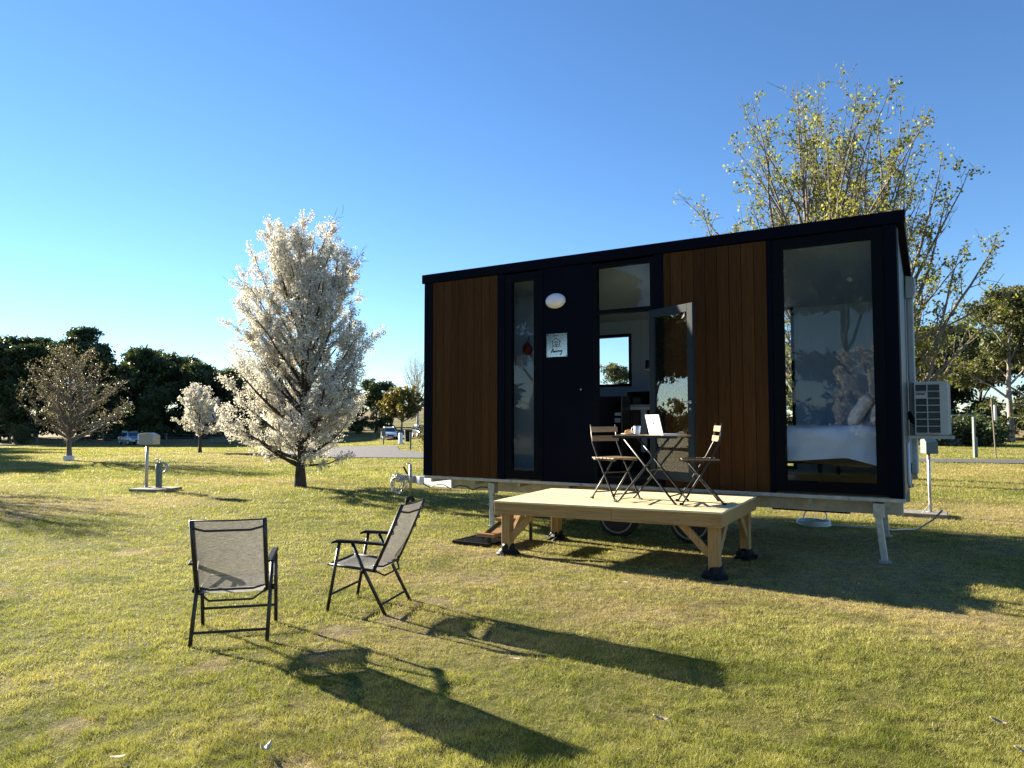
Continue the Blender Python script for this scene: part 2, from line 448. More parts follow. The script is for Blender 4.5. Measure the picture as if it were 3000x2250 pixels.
M['white_car'] = mat_basic('white_car_paint', (0.70, 0.70, 0.70), 0.3, 0.0, 0.03, 3.0, coat=0.6)
M['dark_car'] = mat_basic('dark_car_paint', (0.03, 0.04, 0.05), 0.3, 0.2, 0.05, 3.0, coat=0.6)
M['car_glass'] = mat_basic('car_glass', (0.02, 0.04, 0.055), 0.05, 0.0, 0.05, 1.0, spec=0.9)
M['lamp_lens'] = mat_basic('lamp_lens', (0.6, 0.62, 0.65), 0.1, 0.0, 0.1)
M['fence_wood'] = mat_wood('weathered_post', (0.10, 0.085, 0.065), (0.24, 0.20, 0.16), 0.9, (14, 14, 1), False)
M['shed_wall'] = mat_basic('shed_wall', (0.34, 0.38, 0.35), 0.7, 0.0, 0.1, 1.5)
M['dead_leaf'] = mat_basic('dead_leaf', (0.36, 0.28, 0.17), 0.8, 0.0, 0.3, 30.0)
M['grey_leaf'] = mat_basic('pale_dry_leaf', (0.42, 0.39, 0.33), 0.7, 0.0, 0.2, 30.0)
M['tan_mat'] = M['black_plastic']

# ------------------------------------------------------------------ terrain
def sstep(a, b, x):
    t = np.clip((np.asarray(x, float) - a) / (b - a), 0, 1)
    return t * t * (3 - 2 * t)

def terrain(x, y):
    x = np.asarray(x, float); y = np.asarray(y, float)
    left = sstep(-6, -30, x)
    z = -1.25 * sstep(28, 92, y) * left - 0.4 * sstep(50, 92, y) * (1 - left)
    z = z + 0.05 * np.clip(y - 92, 0, 160) * (1 - sstep(-45, -85, x) * 0.7) * sstep(60, 10, x) * sstep(92, 100, y)
    z = z + 0.010 * np.clip(y - 70, 0, 500) * sstep(10, 60, x)
    return z

def tz(x, y):
    return float(terrain(x, y))

_rs = np.random.RandomState(5)
_lat = _rs.rand(256, 256)
def vnoise(x, y, s=1.0, o=0):
    x = np.asarray(x) * s + 17.3 + o * 31.7; y = np.asarray(y) * s + 41.9 + o * 11.1
    xi = np.floor(x).astype(int); yi = np.floor(y).astype(int)
    fx = x - xi; fy = y - yi
    fx = fx * fx * (3 - 2 * fx); fy = fy * fy * (3 - 2 * fy)
    g = lambda a, b: _lat[a % 256, b % 256]
    return (g(xi, yi) * (1 - fx) + g(xi + 1, yi) * fx) * (1 - fy) + (g(xi, yi + 1) * (1 - fx) + g(xi + 1, yi + 1) * fx) * fy

DIRT = [(-1.40, 5.72, 0.22), (-1.0, 6.05, 0.18), (-0.70, 6.75, 0.17), (-0.35, 7.6, 0.30), (-3.30, 4.12, 0.24), (-2.40, 3.98, 0.09), (-1.05, 3.55, 0.14), (-2.95, 3.5, 0.16), (-2.05, 4.95, 0.14), (-1.35, 5.2, 0.18), (-4.9, 9.2, 0.25)]
def dryness(x, y):
    x = np.asarray(x, float); y = np.asarray(y, float)
    n = 0.55 * vnoise(x, y, 0.45) + 0.3 * vnoise(x, y, 1.3, 1) + 0.15 * vnoise(x, y, 4.0, 2)
    d = sstep(0.36, 0.74, n) * 0.85
    d = np.maximum(d, 0.45 * sstep(2.0, 7.0, x) * sstep(14, 4, y))
    for cx, cy, r in DIRT:
        q = np.hypot((x - cx), (y - cy) * 0.9) / r + 0.7 * (vnoise(x, y, 6.0, 3) - 0.5)
        d = np.maximum(d, 0.8 * sstep(1.5, 0.4, q))
    d = np.maximum(d, 0.95 * sstep(94, 99, y) * sstep(-22, -40, x))
    d = np.maximum(d, 0.9 * sstep(66, 72, y) * sstep(10, 30, x))
    return d
def bareness(x, y):
    b = np.zeros_like(np.asarray(x, float))
    for cx, cy, r in DIRT:
        q = np.hypot((x - cx), (y - cy) * 0.9) / (r * 0.75) + 0.8 * (vnoise(x, y, 7.0, 3) - 0.5)
        b = np.maximum(b, sstep(1.15, 0.6, q))
    return b

def axis(lims):
    v = []
    for a, b, s in lims:
        v += list(np.arange(a, b, s))
    return np.array(v + [lims[-1][1]])
gx = axis([(-700, -140, 40), (-140, -40, 5), (-40, -12, 1.0), (-12, 12, 0.16), (12, 40, 1.0), (40, 140, 5), (140, 700.1, 40)])
gy = axis([(-400, -60, 30), (-60, 2, 4), (2, 16, 0.16), (16, 50, 1.0), (50, 150, 4), (150, 1200.1, 50)])
X, Y = np.meshgrid(gx, gy)
Z = terrain(X, Y) + np.where((np.abs(X) < 12) & (Y > 2) & (Y < 16), 0.012 * (vnoise(X, Y, 1.7, 7) - 0.5) + 0.012 * (vnoise(X, Y, 4.0, 8) - 0.5), 0)
nyy, nxx = X.shape
idx = np.arange(nyy * nxx).reshape(nyy, nxx)
F = np.stack([idx[:-1, :-1], idx[:-1, 1:], idx[1:, 1:], idx[1:, :-1]], -1).reshape(-1, 4)
me = np_mesh('ground', np.stack([X, Y, Z], -1).reshape(-1, 3), F, {'dry': dryness(X, Y).ravel()}, M['ground'])
tag(obj('ground', me, None, None, True), kind='structure')

# roads: gravel sheets a few mm above the ground, lying over it
def strip(name, pts, mat, lift):
    bm = BM(); rows = []
    for (xa, ya, xb, yb) in pts:
        rows.append([bm.verts.new((xa + (xb - xa) * t, ya + (yb - ya) * t, tz(xa + (xb - xa) * t, ya + (yb - ya) * t) + lift)) for t in (0, .25, .5, .75, 1)])
    for a, b in zip(rows, rows[1:]):
        for k in range(4): bm.faces.new((a[k], a[k + 1], b[k + 1], b[k]))
    return tag(obj(name, bm, mat), kind='structure')
ROAD_A = [(-13.5, 36.5, -13.8, 44), (-12.2, 35.0, -13.2, 47.5), (-11, 34.0, -12, 49), (-8, 33.1, -8, 49.3), (-7.0, 32.9, -6.6, 41.8), (-4.5, 32.6, -4.8, 38.4), (0, 32.0, 0, 36.2), (6, 31.2, 6, 35), (12, 30.3, 13, 33.6), (18, 29.0, 19, 31.6), (23, 27.2, 24.5, 30.6), (30, 24.6, 32, 29), (40, 20, 43, 25)]
strip('gravel_road', ROAD_A, M['gravel'], 0.035)

# ------------------------------------------------------------------ grass blades
def in_poly_road(x, y):
    r = np.zeros(len(x), bool)
    xa = np.array([p[0] for p in ROAD_A]); ya = np.array([p[1] for p in ROAD_A])
    xb = np.array([p[2] for p in ROAD_A]); yb = np.array([p[3] for p in ROAD_A])
    lo = np.interp(x, xa, ya); hi = np.interp(x, xb, yb)
    edge = 0.5 * (vnoise(x, y, 1.0, 5) - 0.5)
    return (y > lo + edge) & (y < hi - edge) & (x > -13.3) & (x < 40)

CAB_O = np.array([-1.5027, 12.0754]); CAB_YAW = 0.5502; CAB_L = 7.1254
CU = np.array([math.cos(CAB_YAW), -math.sin(CAB_YAW)]); CV = np.array([-math.sin(CAB_YAW), -math.cos(CAB_YAW)])
def W(u, v, z=0.0):
    p = CAB_O + u * CU + v * CV
    return (float(p[0]), float(p[1]), float(z))

SLABS = [(-8.62, 17.3, 0.46, 0.36, R(-8)), (7.28, 12.72, 0.40, 0.28, R(-31))]
def make_grass(n):
    rs = np.random.RandomState(11)
    d = 2.7 * np.exp(rs.rand(n) ** 1.3 * math.log(150 / 2.7))
    x = (rs.rand(n) * 2 - 1) * (0.75 * d + 1.2)
    y = d
    keep = ~in_poly_road(x, y)
    for sx, sy, hx, hy, a in SLABS:
        lx = (x - sx) * math.cos(-a) - (y - sy) * math.sin(-a); ly = (x - sx) * math.sin(-a) + (y - sy) * math.cos(-a)
        keep &= ~((np.abs(lx) < hx) & (np.abs(ly) < hy))
    # clumps: thin out the gaps between tussocks and the bare patches
    cl = 0.45 * vnoise(x, y, 6.5, 4) + 0.55 * vnoise(x, y, 16.0, 6)
    keep &= rs.rand(n) < np.where(d < 20, 0.60 + 0.7 * cl ** 1.5, 1.0)
    keep &= rs.rand(n) > 0.72 * bareness(x, y)
    x, y, d, cl = x[keep], y[keep], d[keep], cl[keep]
    n = len(x)
    dry = dryness(x, y)
    h = (0.010 + 0.016 * rs.rand(n) + 0.020 * cl ** 2) * (1 - 0.3 * dry) * np.clip(d / 10, 1, 2.2)
    tall = rs.rand(n) < 0.0006
    h = np.where(tall & (d < 14), h * (2.5 + 2.0 * rs.rand(n)), h)
    w = 0.0021 * np.clip(d / 4.0, 1, 14) * (0.7 + 0.7 * rs.rand(n))
    w = np.where(tall, w * 0.5, w)
    a = rs.rand(n) * 2 * math.pi
    lean = (0.25 + 0.95 * rs.rand(n)) * h
    lean = np.where(tall, lean * 0.4, lean)
    flat = (rs.rand(n) < 0.12) & ~tall
    lean = np.where(flat, 0.03 + 0.03 * rs.rand(n), lean); h = np.where(flat, 0.012 + 0.01 * rs.rand(n), h)
    la = rs.rand(n) * 2 * math.pi
    z = terrain(x, y) - 0.004 + np.where(d < 25, 0.020 * np.clip(cl - 0.25, 0, 1), 0)
    base = np.stack([x, y, z], -1)
    side = np.stack([np.cos(a), np.sin(a), np.zeros(n)], -1) * w[:, None] * 0.5
    tip = base + np.stack([np.cos(la) * lean, np.sin(la) * lean, h], -1)
    V = np.stack([base - side, base + side, tip], 1).reshape(-1, 3)
    F = np.arange(n * 3).reshape(n, 3)
    rnd = np.clip(0.15 + 0.55 * rs.rand(n) ** 1.2 + 0.30 * (vnoise(x, y, 0.9, 9) - 0.4) + 0.22 * (vnoise(x, y, 7.0, 10) - 0.5) - 0.35 * sstep(0.72, 0.85, vnoise(x, y, 2.1, 12)) + np.where(flat, 0.45, 0), 0, 1)
    return np_mesh('lawn_grass', V, F, {'rnd': np.repeat(rnd, 3), 'dry': np.repeat(dry, 3)}, M['grass'])
tag(obj('lawn_grass', make_grass(1900000), None), 'short green and straw coloured lawn grass', 'grass', kind='stuff')

# ------------------------------------------------------------------ tiny house on its trailer (local x = along the front, y = inwards, z = up)
cab = thing('tiny_house', 'dark tiny house on a trailer with brown timber cladding and tall windows', 'tiny house', W(0, 0), -CAB_YAW)
Z0, ZT, DEP = 0.77, 4.03, 2.42
ZB = 3.55                      # rear wall top
def part(name, mat, *a, bevel=0.0, parent=cab):
    return obj(name, bx(*a), mat, parent, bevel=bevel)
def slope_z(y):
    return 4.06 + (ZB - 4.06) * (y / DEP)
# front wall panels (navy), round the openings
TH = 0.11
part('corner_panel', M['navy'], 0.0, 0.18, 0, TH, Z0, ZT, bevel=0.004)
part('wall_panel', M['navy'], 1.488, 1.62, 0, TH, Z0, ZT, bevel=0.003)
part('wall_panel', M['navy'], 2.272, 2.325, 0.0, TH, Z0, ZT, bevel=0.003)
part('wall_panel', M['navy'], 2.33, 3.158, 0.004, TH, Z0, ZT, bevel=0.003)
part('wall_panel', M['navy'], 4.112, 4.243, 0, TH, Z0, ZT, bevel=0.003)
part('wall_panel', M['navy'], 5.638, 5.70, 0, TH, Z0, ZT, bevel=0.003)
part('corner_panel', M['navy'], 6.985, CAB_L, 0, TH, Z0, ZT, bevel=0.004)
# boards
def boards(x0, edges):
    back = part('cladding_batten', M['charcoal'], edges[0] + 0.002, edges[-1] - 0.002, 0.045, TH, Z0, ZT)
    for a, b in zip(edges, edges[1:]):
        w = b - a
        bm = bx(0.002, w - 0.003, 0, 0.034, Z0 + 0.002, ZT - 0.002)
        o = obj('cladding_board', bm, M['cladding'], cab, bevel=0.003)
        o.location = (a, 0.006 + random.Random(int(a * 1000)).uniform(-0.002, 0.002), 0)
boards(0.18, [0.181, 0.255] + [0.255 + 0.154 * k for k in range(1, 8)] + [1.487])
boards(4.245, [4.245, 4.35] + [4.35 + 0.1605 * k for k in range(1, 8)] + [5.637])

def window(name, x0, x1, z0, z1, y0, y1, fw, mat_f, mat_g, gy=None, parent=cab):
    """outer frame x0..x1, z0..z1, frame width fw"""
    bm = BM()
    box(bm, x0, x0 + fw, y0, y1, z0, z1); box(bm, x1 - fw, x1, y0, y1, z0, z1)
    box(bm, x0 + fw, x1 - fw, y0, y1, z0, z0 + fw); box(bm, x0 + fw, x1 - fw, y0, y1, z1 - fw, z1)
    f = obj(name, bm, mat_f, parent)
    g = gy if gy is not None else (y0 + y1) / 2
    obj('pane', bx(x0 + fw - 0.004, x1 - fw + 0.004, g, g + 0.006, z0 + fw - 0.004, z1 - fw + 0.004), mat_g, f)
    return f
# narrow window
window('window', 1.622, 2.27, Z0 + 0.02, 4.01, 0.012, 0.10, 0.12, M['charcoal'], M['glass'], 0.05)
# big bedroom window
window('window', 5.702, 6.983, Z0 + 0.03, 4.02, 0.012, 0.10, 0.13, M['charcoal'], M['glass'], 0.05)
# transom + door frame
window('transom_window', 3.16, 4.11, 3.245, 4.0, 0.004, 0.10, 0.062, M['charcoal'], M['glass'], 0.04)
bm = BM(); box(bm, 3.16, 3.218, 0.004, 0.12, Z0 + 0.01, 3.243); box(bm, 4.045, 4.11, 0.004, 0.12, Z0 + 0.01, 3.243); box(bm, 3.218, 4.045, 0.004, 0.12, Z0 + 0.01, 0.86)
obj('door_frame', bm, M['charcoal'], cab)
# open door
bm = BM(); dz0, dz1, dw = 0.885, 3.235, 0.815
box(bm, 0, 0.10, -0.02, 0.02, dz0, dz1); box(bm, dw - 0.10, dw, -0.02, 0.02, dz0, dz1)
box(bm, 0.10, dw - 0.10, -0.02, 0.02, dz0, dz0 + 0.12); box(bm, 0.10, dw - 0.10, -0.02, 0.02, dz1 - 0.11, dz1)
door = obj('door', bm, M['doorgrey'], cab, bevel=0.004)
door.location = (4.055, -0.03, 0); door.rotation_euler = (0, 0, math.atan2(-0.36, 0.735))
obj('door_glass', bx(0.095, dw - 0.095, -0.003, 0.003, dz0 + 0.115, dz1 - 0.105), M['glass_side'], door)
bm = BM()
for s in (-1, 1):
    lathe(bm, [(0.024, 0), (0.024, 0.012)], 12, Matrix.Translation((dw - 0.05, 0.021 * s, 1.93)) @ Matrix.Rotation(R(-90 * s), 4, 'X'))
    tube(bm, [(dw - 0.05, 0.03 * s, 1.93), (dw - 0.05, 0.065 * s, 1.93), (dw - 0.17, 0.065 * s, 1.93)], 0.009, 8)
    lathe(bm, [(0.018, 0), (0.018, 0.014)], 12, Matrix.Translation((dw - 0.05, 0.021 * s, 1.84)) @ Matrix.Rotation(R(-90 * s), 4, 'X'))
obj('handle', bm, M['galv'], door, True)
# bulkhead lamp (oval)
bm = BM(); lathe(bm, [(0.15, 0.0), (0.168, 0.004), (0.168, 0.022), (0.15, 0.028)], 32)
lm = obj('wall_lamp', bm, M['white_paint'], cab, True); lm.rotation_euler = (R(90), 0, 0); lm.scale = (1, 0.68, 1); lm.location = (2.545, 0.003, 3.51)
bm = BM(); lathe(bm, [(0.158, 0.02), (0.155, 0.04), (0.135, 0.062), (0.10, 0.078), (0.05, 0.087), (0.004, 0.09)], 32)
obj('lamp_cover', bm, M['lamp_white'], lm, True)
# plate with house emblem and name
sg = part('name_plate', M['mirror_steel'], 2.39, 2.74, -0.010, -0.004, 2.655, 3.01, bevel=0.001)
for sx in (2.405, 2.725):
    for sz in (2.67, 2.995):
        obj('plate_screw', lathe(BM(), [(0.009, 0), (0.009, 0.02)], 10, Matrix.Translation((sx, -0.012, sz)) @ Matrix.Rotation(R(-90), 4, 'X')), M['ink'], sg)
def stroke(pts, r=0.0032):
    pts = [Vector((2.39 + p[0], -0.012, 2.655 + p[1])) for p in pts]
    bm = BM(); tube(bm, pts, r, 5); return bm
bm = BM()
def add_stroke(pts, r=0.0032, closed=False):
    r = r * 1.35
    tube(bm, [Vector((2.39 + p[0], -0.012, 2.655 + p[1])) for p in pts], r, 5, closed)
def circ(cx, cz, r, n=14, wob=0.0):
    return [(cx + (r + wob * (i % 2)) * math.cos(2 * math.pi * i / n), cz + (r + wob * (i % 2)) * math.sin(2 * math.pi * i / n)) for i in range(n)]
add_stroke([(0.095, 0.145), (0.108, 0.165), (0.108, 0.235), (0.09, 0.23), (0.165, 0.285), (0.24, 0.23), (0.224, 0.235), (0.224, 0.165), (0.24, 0.145)])
add_stroke(circ(0.165, 0.215, 0.020, 16, 0.005), closed=True); add_stroke(circ(0.145, 0.168, 0.018), closed=True); add_stroke(circ(0.187, 0.168, 0.018), closed=True)
obj('house_emblem', bm, M['ink'], sg)
bm = BM()
add_stroke([(0.075, 0.06), (0.09, 0.085), (0.108, 0.125), (0.116, 0.13), (0.112, 0.10), (0.114, 0.07), (0.122, 0.068)], 0.0042)
add_stroke([(0.085, 0.088), (0.118, 0.090)], 0.003)
add_stroke([(0.122, 0.068), (0.130, 0.094), (0.136, 0.07), (0.146, 0.096), (0.152, 0.07), (0.160, 0.096), (0.166, 0.072), (0.176, 0.078)], 0.0040)
add_stroke([(0.176, 0.078), (0.184, 0.096), (0.194, 0.088), (0.19, 0.072), (0.178, 0.074)], 0.0040)
add_stroke([(0.194, 0.088), (0.206, 0.098), (0.212, 0.092), (0.208, 0.072), (0.22, 0.076), (0.226, 0.097), (0.230, 0.076), (0.244, 0.096)], 0.0040)
add_stroke([(0.244, 0.098), (0.248, 0.078), (0.258, 0.082), (0.264, 0.102), (0.258, 0.06), (0.244, 0.03), (0.232, 0.026), (0.24, 0.045)], 0.0040)
obj('name_lettering', bm, M['ink'], sg)
bm = BM()
for k in range(7): add_stroke([(0.125 + 0.012 * k, 0.322), (0.131 + 0.012 * k, 0.326 + 0.004 * (k % 2))], 0.003)
obj('small_lettering', bm, M['ink'], sg)
# small lock knob on the panel
bm = BM(); lathe(bm, [(0.014, 0), (0.014, 0.02), (0.008, 0.026)], 10, Matrix.Translation((2.965, 0.003, 2.15)) @ Matrix.Rotation(R(90), 4, 'X'))
obj('lock_knob', bm, M['galv'], cab, True)

# end walls and rear wall, roof
def endwall(x0, x1, mat, name, y0=TH + 0.001, y1=DEP):
    bm = BM(); prismpts = [(y0, Z0), (y1, Z0), (y1, slope_z(y1)), (y0, slope_z(y0))]
    a = [bm.verts.new((x0, y, z)) for y, z in prismpts]; b = [bm.verts.new((x1, y, z)) for y, z in prismpts]
    bm.faces.new(a); bm.faces.new(b[::-1])
    for i in range(4): bm.faces.new((a[i], b[i], b[(i + 1) % 4], a[(i + 1) % 4]))
    return obj(name, bm, mat, cab)
endwall(0.0, 0.06, M['navy'], 'end_wall')
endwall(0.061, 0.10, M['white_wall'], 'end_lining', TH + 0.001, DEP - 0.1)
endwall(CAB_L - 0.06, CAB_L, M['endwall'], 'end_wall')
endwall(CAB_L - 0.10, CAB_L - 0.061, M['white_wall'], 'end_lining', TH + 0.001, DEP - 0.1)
WIN = [(1.85, 2.83, 2.30, 3.24), (4.55, 5.56, 0.93, 3.50)]
segs = []
xs = [0.061, WIN[0][0], WIN[0][1], WIN[1][0], WIN[1][1], CAB_L - 0.061]
def rear(y0, y1, mat, name):
    zt = ZB - 0.005 if y1 == DEP else slope_z(y1) - 0.02
    bm = BM()
    box(bm, xs[0], xs[1], y0, y1, Z0, zt); box(bm, xs[2], xs[3], y0, y1, Z0, zt); box(bm, xs[4], xs[5], y0, y1, Z0, zt)
    for (a, b, c, d) in WIN:
        if c > Z0 + 0.05: box(bm, a, b, y0, y1, Z0, c)
        if d < zt: box(bm, a, b, y0, y1, d, zt)
    obj(name, bm, mat, cab)
rear(DEP - 0.06, DEP, M['navy'], 'rear_wall')
rear(DEP - 0.10, DEP - 0.061, M['white_wall'], 'rear_lining')
for (a, b, c, d) in WIN:
    window('rear_window', a + 0.001, b - 0.001, c + 0.001, d - 0.001, DEP - 0.12, DEP + 0.01, 0.045, M['charcoal'], M['glass'])
bm = BM()    # board joints of the rear lining
for k in range(int((CAB_L - 0.3) / 0.2)):
    x = 0.2 + 0.2 * k
    if not any(a - 0.02 < x < b + 0.02 for a, b, c, d in WIN): box(bm, x, x + 0.006, DEP - 0.102, DEP - 0.0995, 0.9, slope_z(DEP) - 0.1)
obj('lining_groove', bm, M['galv'], cab)
part('floor', M['floor_in'], 0.1, CAB_L - 0.1, TH + 0.002, DEP - 0.101, Z0 - 0.0, 0.87)
# ceiling + roof + fascias
def sloped(name, mat, x0, x1, y0, y1, lo, hi):
    bm = BM()
    co = [(x0, y0, slope_z(y0) + lo), (x1, y0, slope_z(y0) + lo), (x1, y1, slope_z(y1) + lo), (x0, y1, slope_z(y1) + lo),
          (x0, y0, slope_z(y0) + hi), (x1, y0, slope_z(y0) + hi), (x1, y1, slope_z(y1) + hi), (x0, y1, slope_z(y1) + hi)]
    vs = [bm.verts.new(p) for p in co]
    for f in ((0, 3, 2, 1), (4, 5, 6, 7), (0, 1, 5, 4), (1, 2, 6, 5), (2, 3, 7, 6), (3, 0, 4, 7)): bm.faces.new([vs[i] for i in f])
    return obj(name, bm, mat, cab)
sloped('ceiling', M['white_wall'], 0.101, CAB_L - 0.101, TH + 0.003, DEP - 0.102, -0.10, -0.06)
rf = sloped('roof', M['roof'], -0.03, CAB_L + 0.085, 0.035, DEP + 0.14, 0.003, 0.11)
part('roof_fascia', M['roof'], -0.045, CAB_L + 0.10, -0.018, 0.033, 4.035, 4.185, bevel=0.006)
bm = BM()
for k in range(24): box(bm, 0.2 + 0.29 * k, 0.23 + 0.29 * k, 0.05, DEP + 0.1, -0.02, 0.02, Matrix.Translation((0, 0, 4.06 + 0.12)) @ Matrix.Rotation(math.atan2(ZB - 4.06, DEP), 4, 'X'))
obj('roof_rib', bm, M['roof'], rf)
# interior partition (bathroom) and narrow-window room lining
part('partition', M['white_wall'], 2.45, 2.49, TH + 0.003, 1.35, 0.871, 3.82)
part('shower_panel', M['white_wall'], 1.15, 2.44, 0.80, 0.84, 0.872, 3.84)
part('wall_dispenser', M['white_paint'], 1.40, 1.52, 0.72, 0.799, 2.55, 2.80, bevel=0.01)
# right-end fittings: rain head and downpipe, wall strip
dp = part('downpipe', M['pipe_grey'], CAB_L + 0.012, CAB_L + 0.10, 1.75, 1.86, 0.95, 3.45, bevel=0.02)
obj('rain_head', prism(BM(), [(CAB_L + 0.01, 3.38), (CAB_L + 0.10, 3.38), (CAB_L + 0.13, 3.46), (CAB_L + 0.13, 3.66), (CAB_L + 0.01, 3.70)], 1.68, 1.93), M['pipe_grey'], dp, bevel=0.01)
part('corner_strip', M['endwall'], CAB_L + 0.001, CAB_L + 0.018, 0.02, 0.09, Z0, 3.98)
part('meter_box', M['chassis'], CAB_L + 0.001, CAB_L + 0.09, 2.0, 2.4, 0.95, 1.42, bevel=0.006)
bm = BM(); tube(bm, [(CAB_L + 0.04, 0.5, 1.42), (CAB_L + 0.04, 0.5, 0.93), (CAB_L + 0.05, 0.54, 0.87)], 0.02, 8)
obj('drain_pipe', bm, M['cable'], cab, True)

# trailer chassis
bm = BM()
box(bm, 0.02, CAB_L + 0.02, 0.0, 0.06, 0.72, Z0 - 0.003); box(bm, 0.02, CAB_L + 0.02, DEP - 0.06, DEP, 0.72, Z0 - 0.003)
obj('floor_rail', bm, M['chassis'], cab, bevel=0.004)
for yy in (0.32, DEP - 0.40):
    part('chassis_beam', M['chassis'], 0.35, CAB_L - 0.02, yy, yy + 0.06, 0.54, 0.719)
for k in range(9):
    part('cross_member', M['chassis'], 0.12 + 0.85 * k, 0.17 + 0.85 * k, 0.062, DEP - 0.062, 0.66, 0.715)
for k in range(6):
    bm = BM(); lathe(bm, [(0.012, 0), (0.012, 0.012), (0.006, 0.02)], 8, Matrix.Translation((0.55 + 1.2 * k, -0.0, 0.745)) @ Matrix.Rotation(R(90), 4, 'X'))
    obj('bolt', bm, M['galv'], cab)
part('mud_skirt', M['black_plastic'], 5.55, 6.5, 0.5, 0.53, 0.50, 0.653)
# drawbar
bm = BM()
for yy, y2 in ((0.38, 1.16), (DEP - 0.38, DEP - 1.16)):
    beam(bm, (0.9, yy - 0.0, 0.60), (-1.05, y2, 0.56), 0.07, 0.15)
db = obj('drawbar', bm, M['white_paint'], cab, bevel=0.004)
bm = BM(); box(bm, -1.30, -0.85, 1.14, 1.28, 0.50, 0.64); beam(bm, (-1.3, 1.21, 0.60), (-1.56, 1.21, 0.58), 0.10, 0.10)
lathe(bm, [(0.02, -0.06), (0.055, -0.04), (0.065, 0.0), (0.05, 0.04), (0.02, 0.055)], 14, Matrix.Translation((-1.58, 1.21, 0.56)))
obj('coupling', bm, M['galv'], db, bevel=0.006)
bm = BM(); beam(bm, (-1.35, 1.21, 0.66), (-1.45, 1.21, 0.80), 0.02, 0.03); obj('brake_lever', bm, M['black_metal'], db)
bm = BM(); tube(bm, [(-1.17, 1.08, 0.25), (-1.17, 1.08, 0.86)], 0.026, 12); tube(bm, [(-1.17, 1.08, 0.86), (-1.17, 1.02, 0.89), (-1.17, 0.96, 0.86)], 0.008, 6)
jk = obj('jockey_stand', bm, M['galv'], db, True)
bm = BM(); tube(bm, [(-1.17 + 0.085 * math.cos(a), 1.08, 0.14 + 0.085 * math.sin(a)) for a in [k * math.pi / 10 for k in range(20)]], 0.038, 10, closed=True)
obj('jockey_wheel', bm, M['rubber'], db, True)
# coil of breakaway cable and chain hanging at the coupling
bm = BM()
rr = random.Random(3)
for k in range(7):
    cx, cz, rad = -1.46 + rr.uniform(-.06, .06), 0.50 + rr.uniform(-.06, .04), rr.uniform(0.10, 0.17)
    tube(bm, [(cx + rad * math.cos(a), 1.04 + rr.uniform(-.02, .02) + 0.05 * k / 7, cz + rad * math.sin(a)) for a in [j * math.pi / 12 for j in range(24)]], 0.009, 6, closed=True)
obj('coiled_cable', bm, M['galv'], db, True)
bm = BM(); tube(bm, [(-0.2 + 0.15 * k, 0.25, 0.60 - 0.06 * math.sin(math.pi * (k % 3) / 2.0)) for k in range(10)], 0.009, 6); obj('brake_cable', bm, M['black_metal'], db)
# wheels
def wheel(u):
    t = obj('wheel', lathe(BM(), [(0.22, -0.09), (0.27, -0.095), (0.30, -0.075), (0.312, -0.03), (0.312, 0.03), (0.30, 0.075), (0.27, 0.095), (0.22, 0.09)], 32), M['rubber'], cab, True)
    t.rotation_euler = (R(90), 0, 0); t.location = (u, 0.20, 0.312)
    bm = BM(); lathe(bm, [(0.250, 0.070), (0.250, 0.098), (0.232, 0.102), (0.215, 0.06), (0.175, 0.055)], 32)
    for k in range(6):
        a = k * math.pi / 3
        beam(bm, (0.03 * math.cos(a), 0.03 * math.sin(a), 0.066), (0.20 * math.cos(a), 0.20 * math.sin(a), 0.055), 0.065, 0.02)
    lathe(bm, [(0.07, 0.05), (0.07, 0.075), (0.04, 0.085)], 20)
    obj('rim', bm, M['rim'], t)
for u in (3.47, 4.55): wheel(u)
bm = BM()
for u in (3.47, 4.55): tube(bm, [(u, 0.2, 0.325), (u, DEP - 0.2, 0.325)], 0.035, 10)
obj('axle', bm, M['black_metal'], cab)
# stabiliser legs
def jack(u, y, lean, name='stabiliser_leg'):
    bm = BM(); box(bm, u - 0.07, u + 0.05, y - 0.02, y + 0.10, 0.53, 0.70)
    b = obj(name, bm, M['galv'], cab, bevel=0.004)
    bm = BM(); beam(bm, (u - 0.02, y + 0.02, 0.56), (u - 0.02 + lean, y + 0.0, 0.02), 0.075, 0.05, (0, 1, 0))
    obj('leg_tube', bm, M['galv'], b, bevel=0.006)
    bm = BM(); box(bm, u - 0.08 + lean, u + 0.05 + lean, y - 0.06, y + 0.07, 0.002, 0.022); obj('foot_plate', bm, M['galv'], b)
jack(1.36, 0.05, 0.02); jack(6.87, 0.06, 0.06); jack(6.78, 2.2, 0.03); jack(1.36, 2.2, 0.02)

# ------------------------------------------------------------------ deck
DK_A = 0.009; DK_L = 2.867; DK_W = 1.52
deck = thing('timber_deck', 'pale pine deck on four posts in front of the open door', 'deck', W(2.667, 1.897), -CAB_YAW - DK_A)
def dkz(s, t): return 0.673 + 0.016 * s + 0.025 * t
def dbox(bm, x0, x1, y0, y1, lo, hi):
    co = [(x, y, dkz(x, y) + o) for o in (lo, hi) for x, y in ((x0, y0), (x1, y0), (x1, y1), (x0, y1))]
    vs = [bm.verts.new(p) for p in co]
    for f in ((0, 3, 2, 1), (4, 5, 6, 7), (0, 1, 5, 4), (1, 2, 6, 5), (2, 3, 7, 6), (3, 0, 4, 7)): bm.faces.new([vs[i] for i in f])
    return bm
nb = 11
for k in range(nb):
    y0 = k * DK_W / nb; y1 = (k + 1) * DK_W / nb - 0.008
    obj('deck_board', dbox(BM(), -0.01 + 0.003 * (k % 2), DK_L + 0.008 - 0.004 * (k % 3), y0 - (0.012 if k == 0 else 0), y1, -0.022, 0.0015 * (k % 2)), M['pine'], deck, bevel=0.002)
obj('fascia', dbox(BM(), 0.0, DK_L * 0.56, 0.0, 0.038, -0.165, -0.0235), M['pine_f'], deck, bevel=0.003)
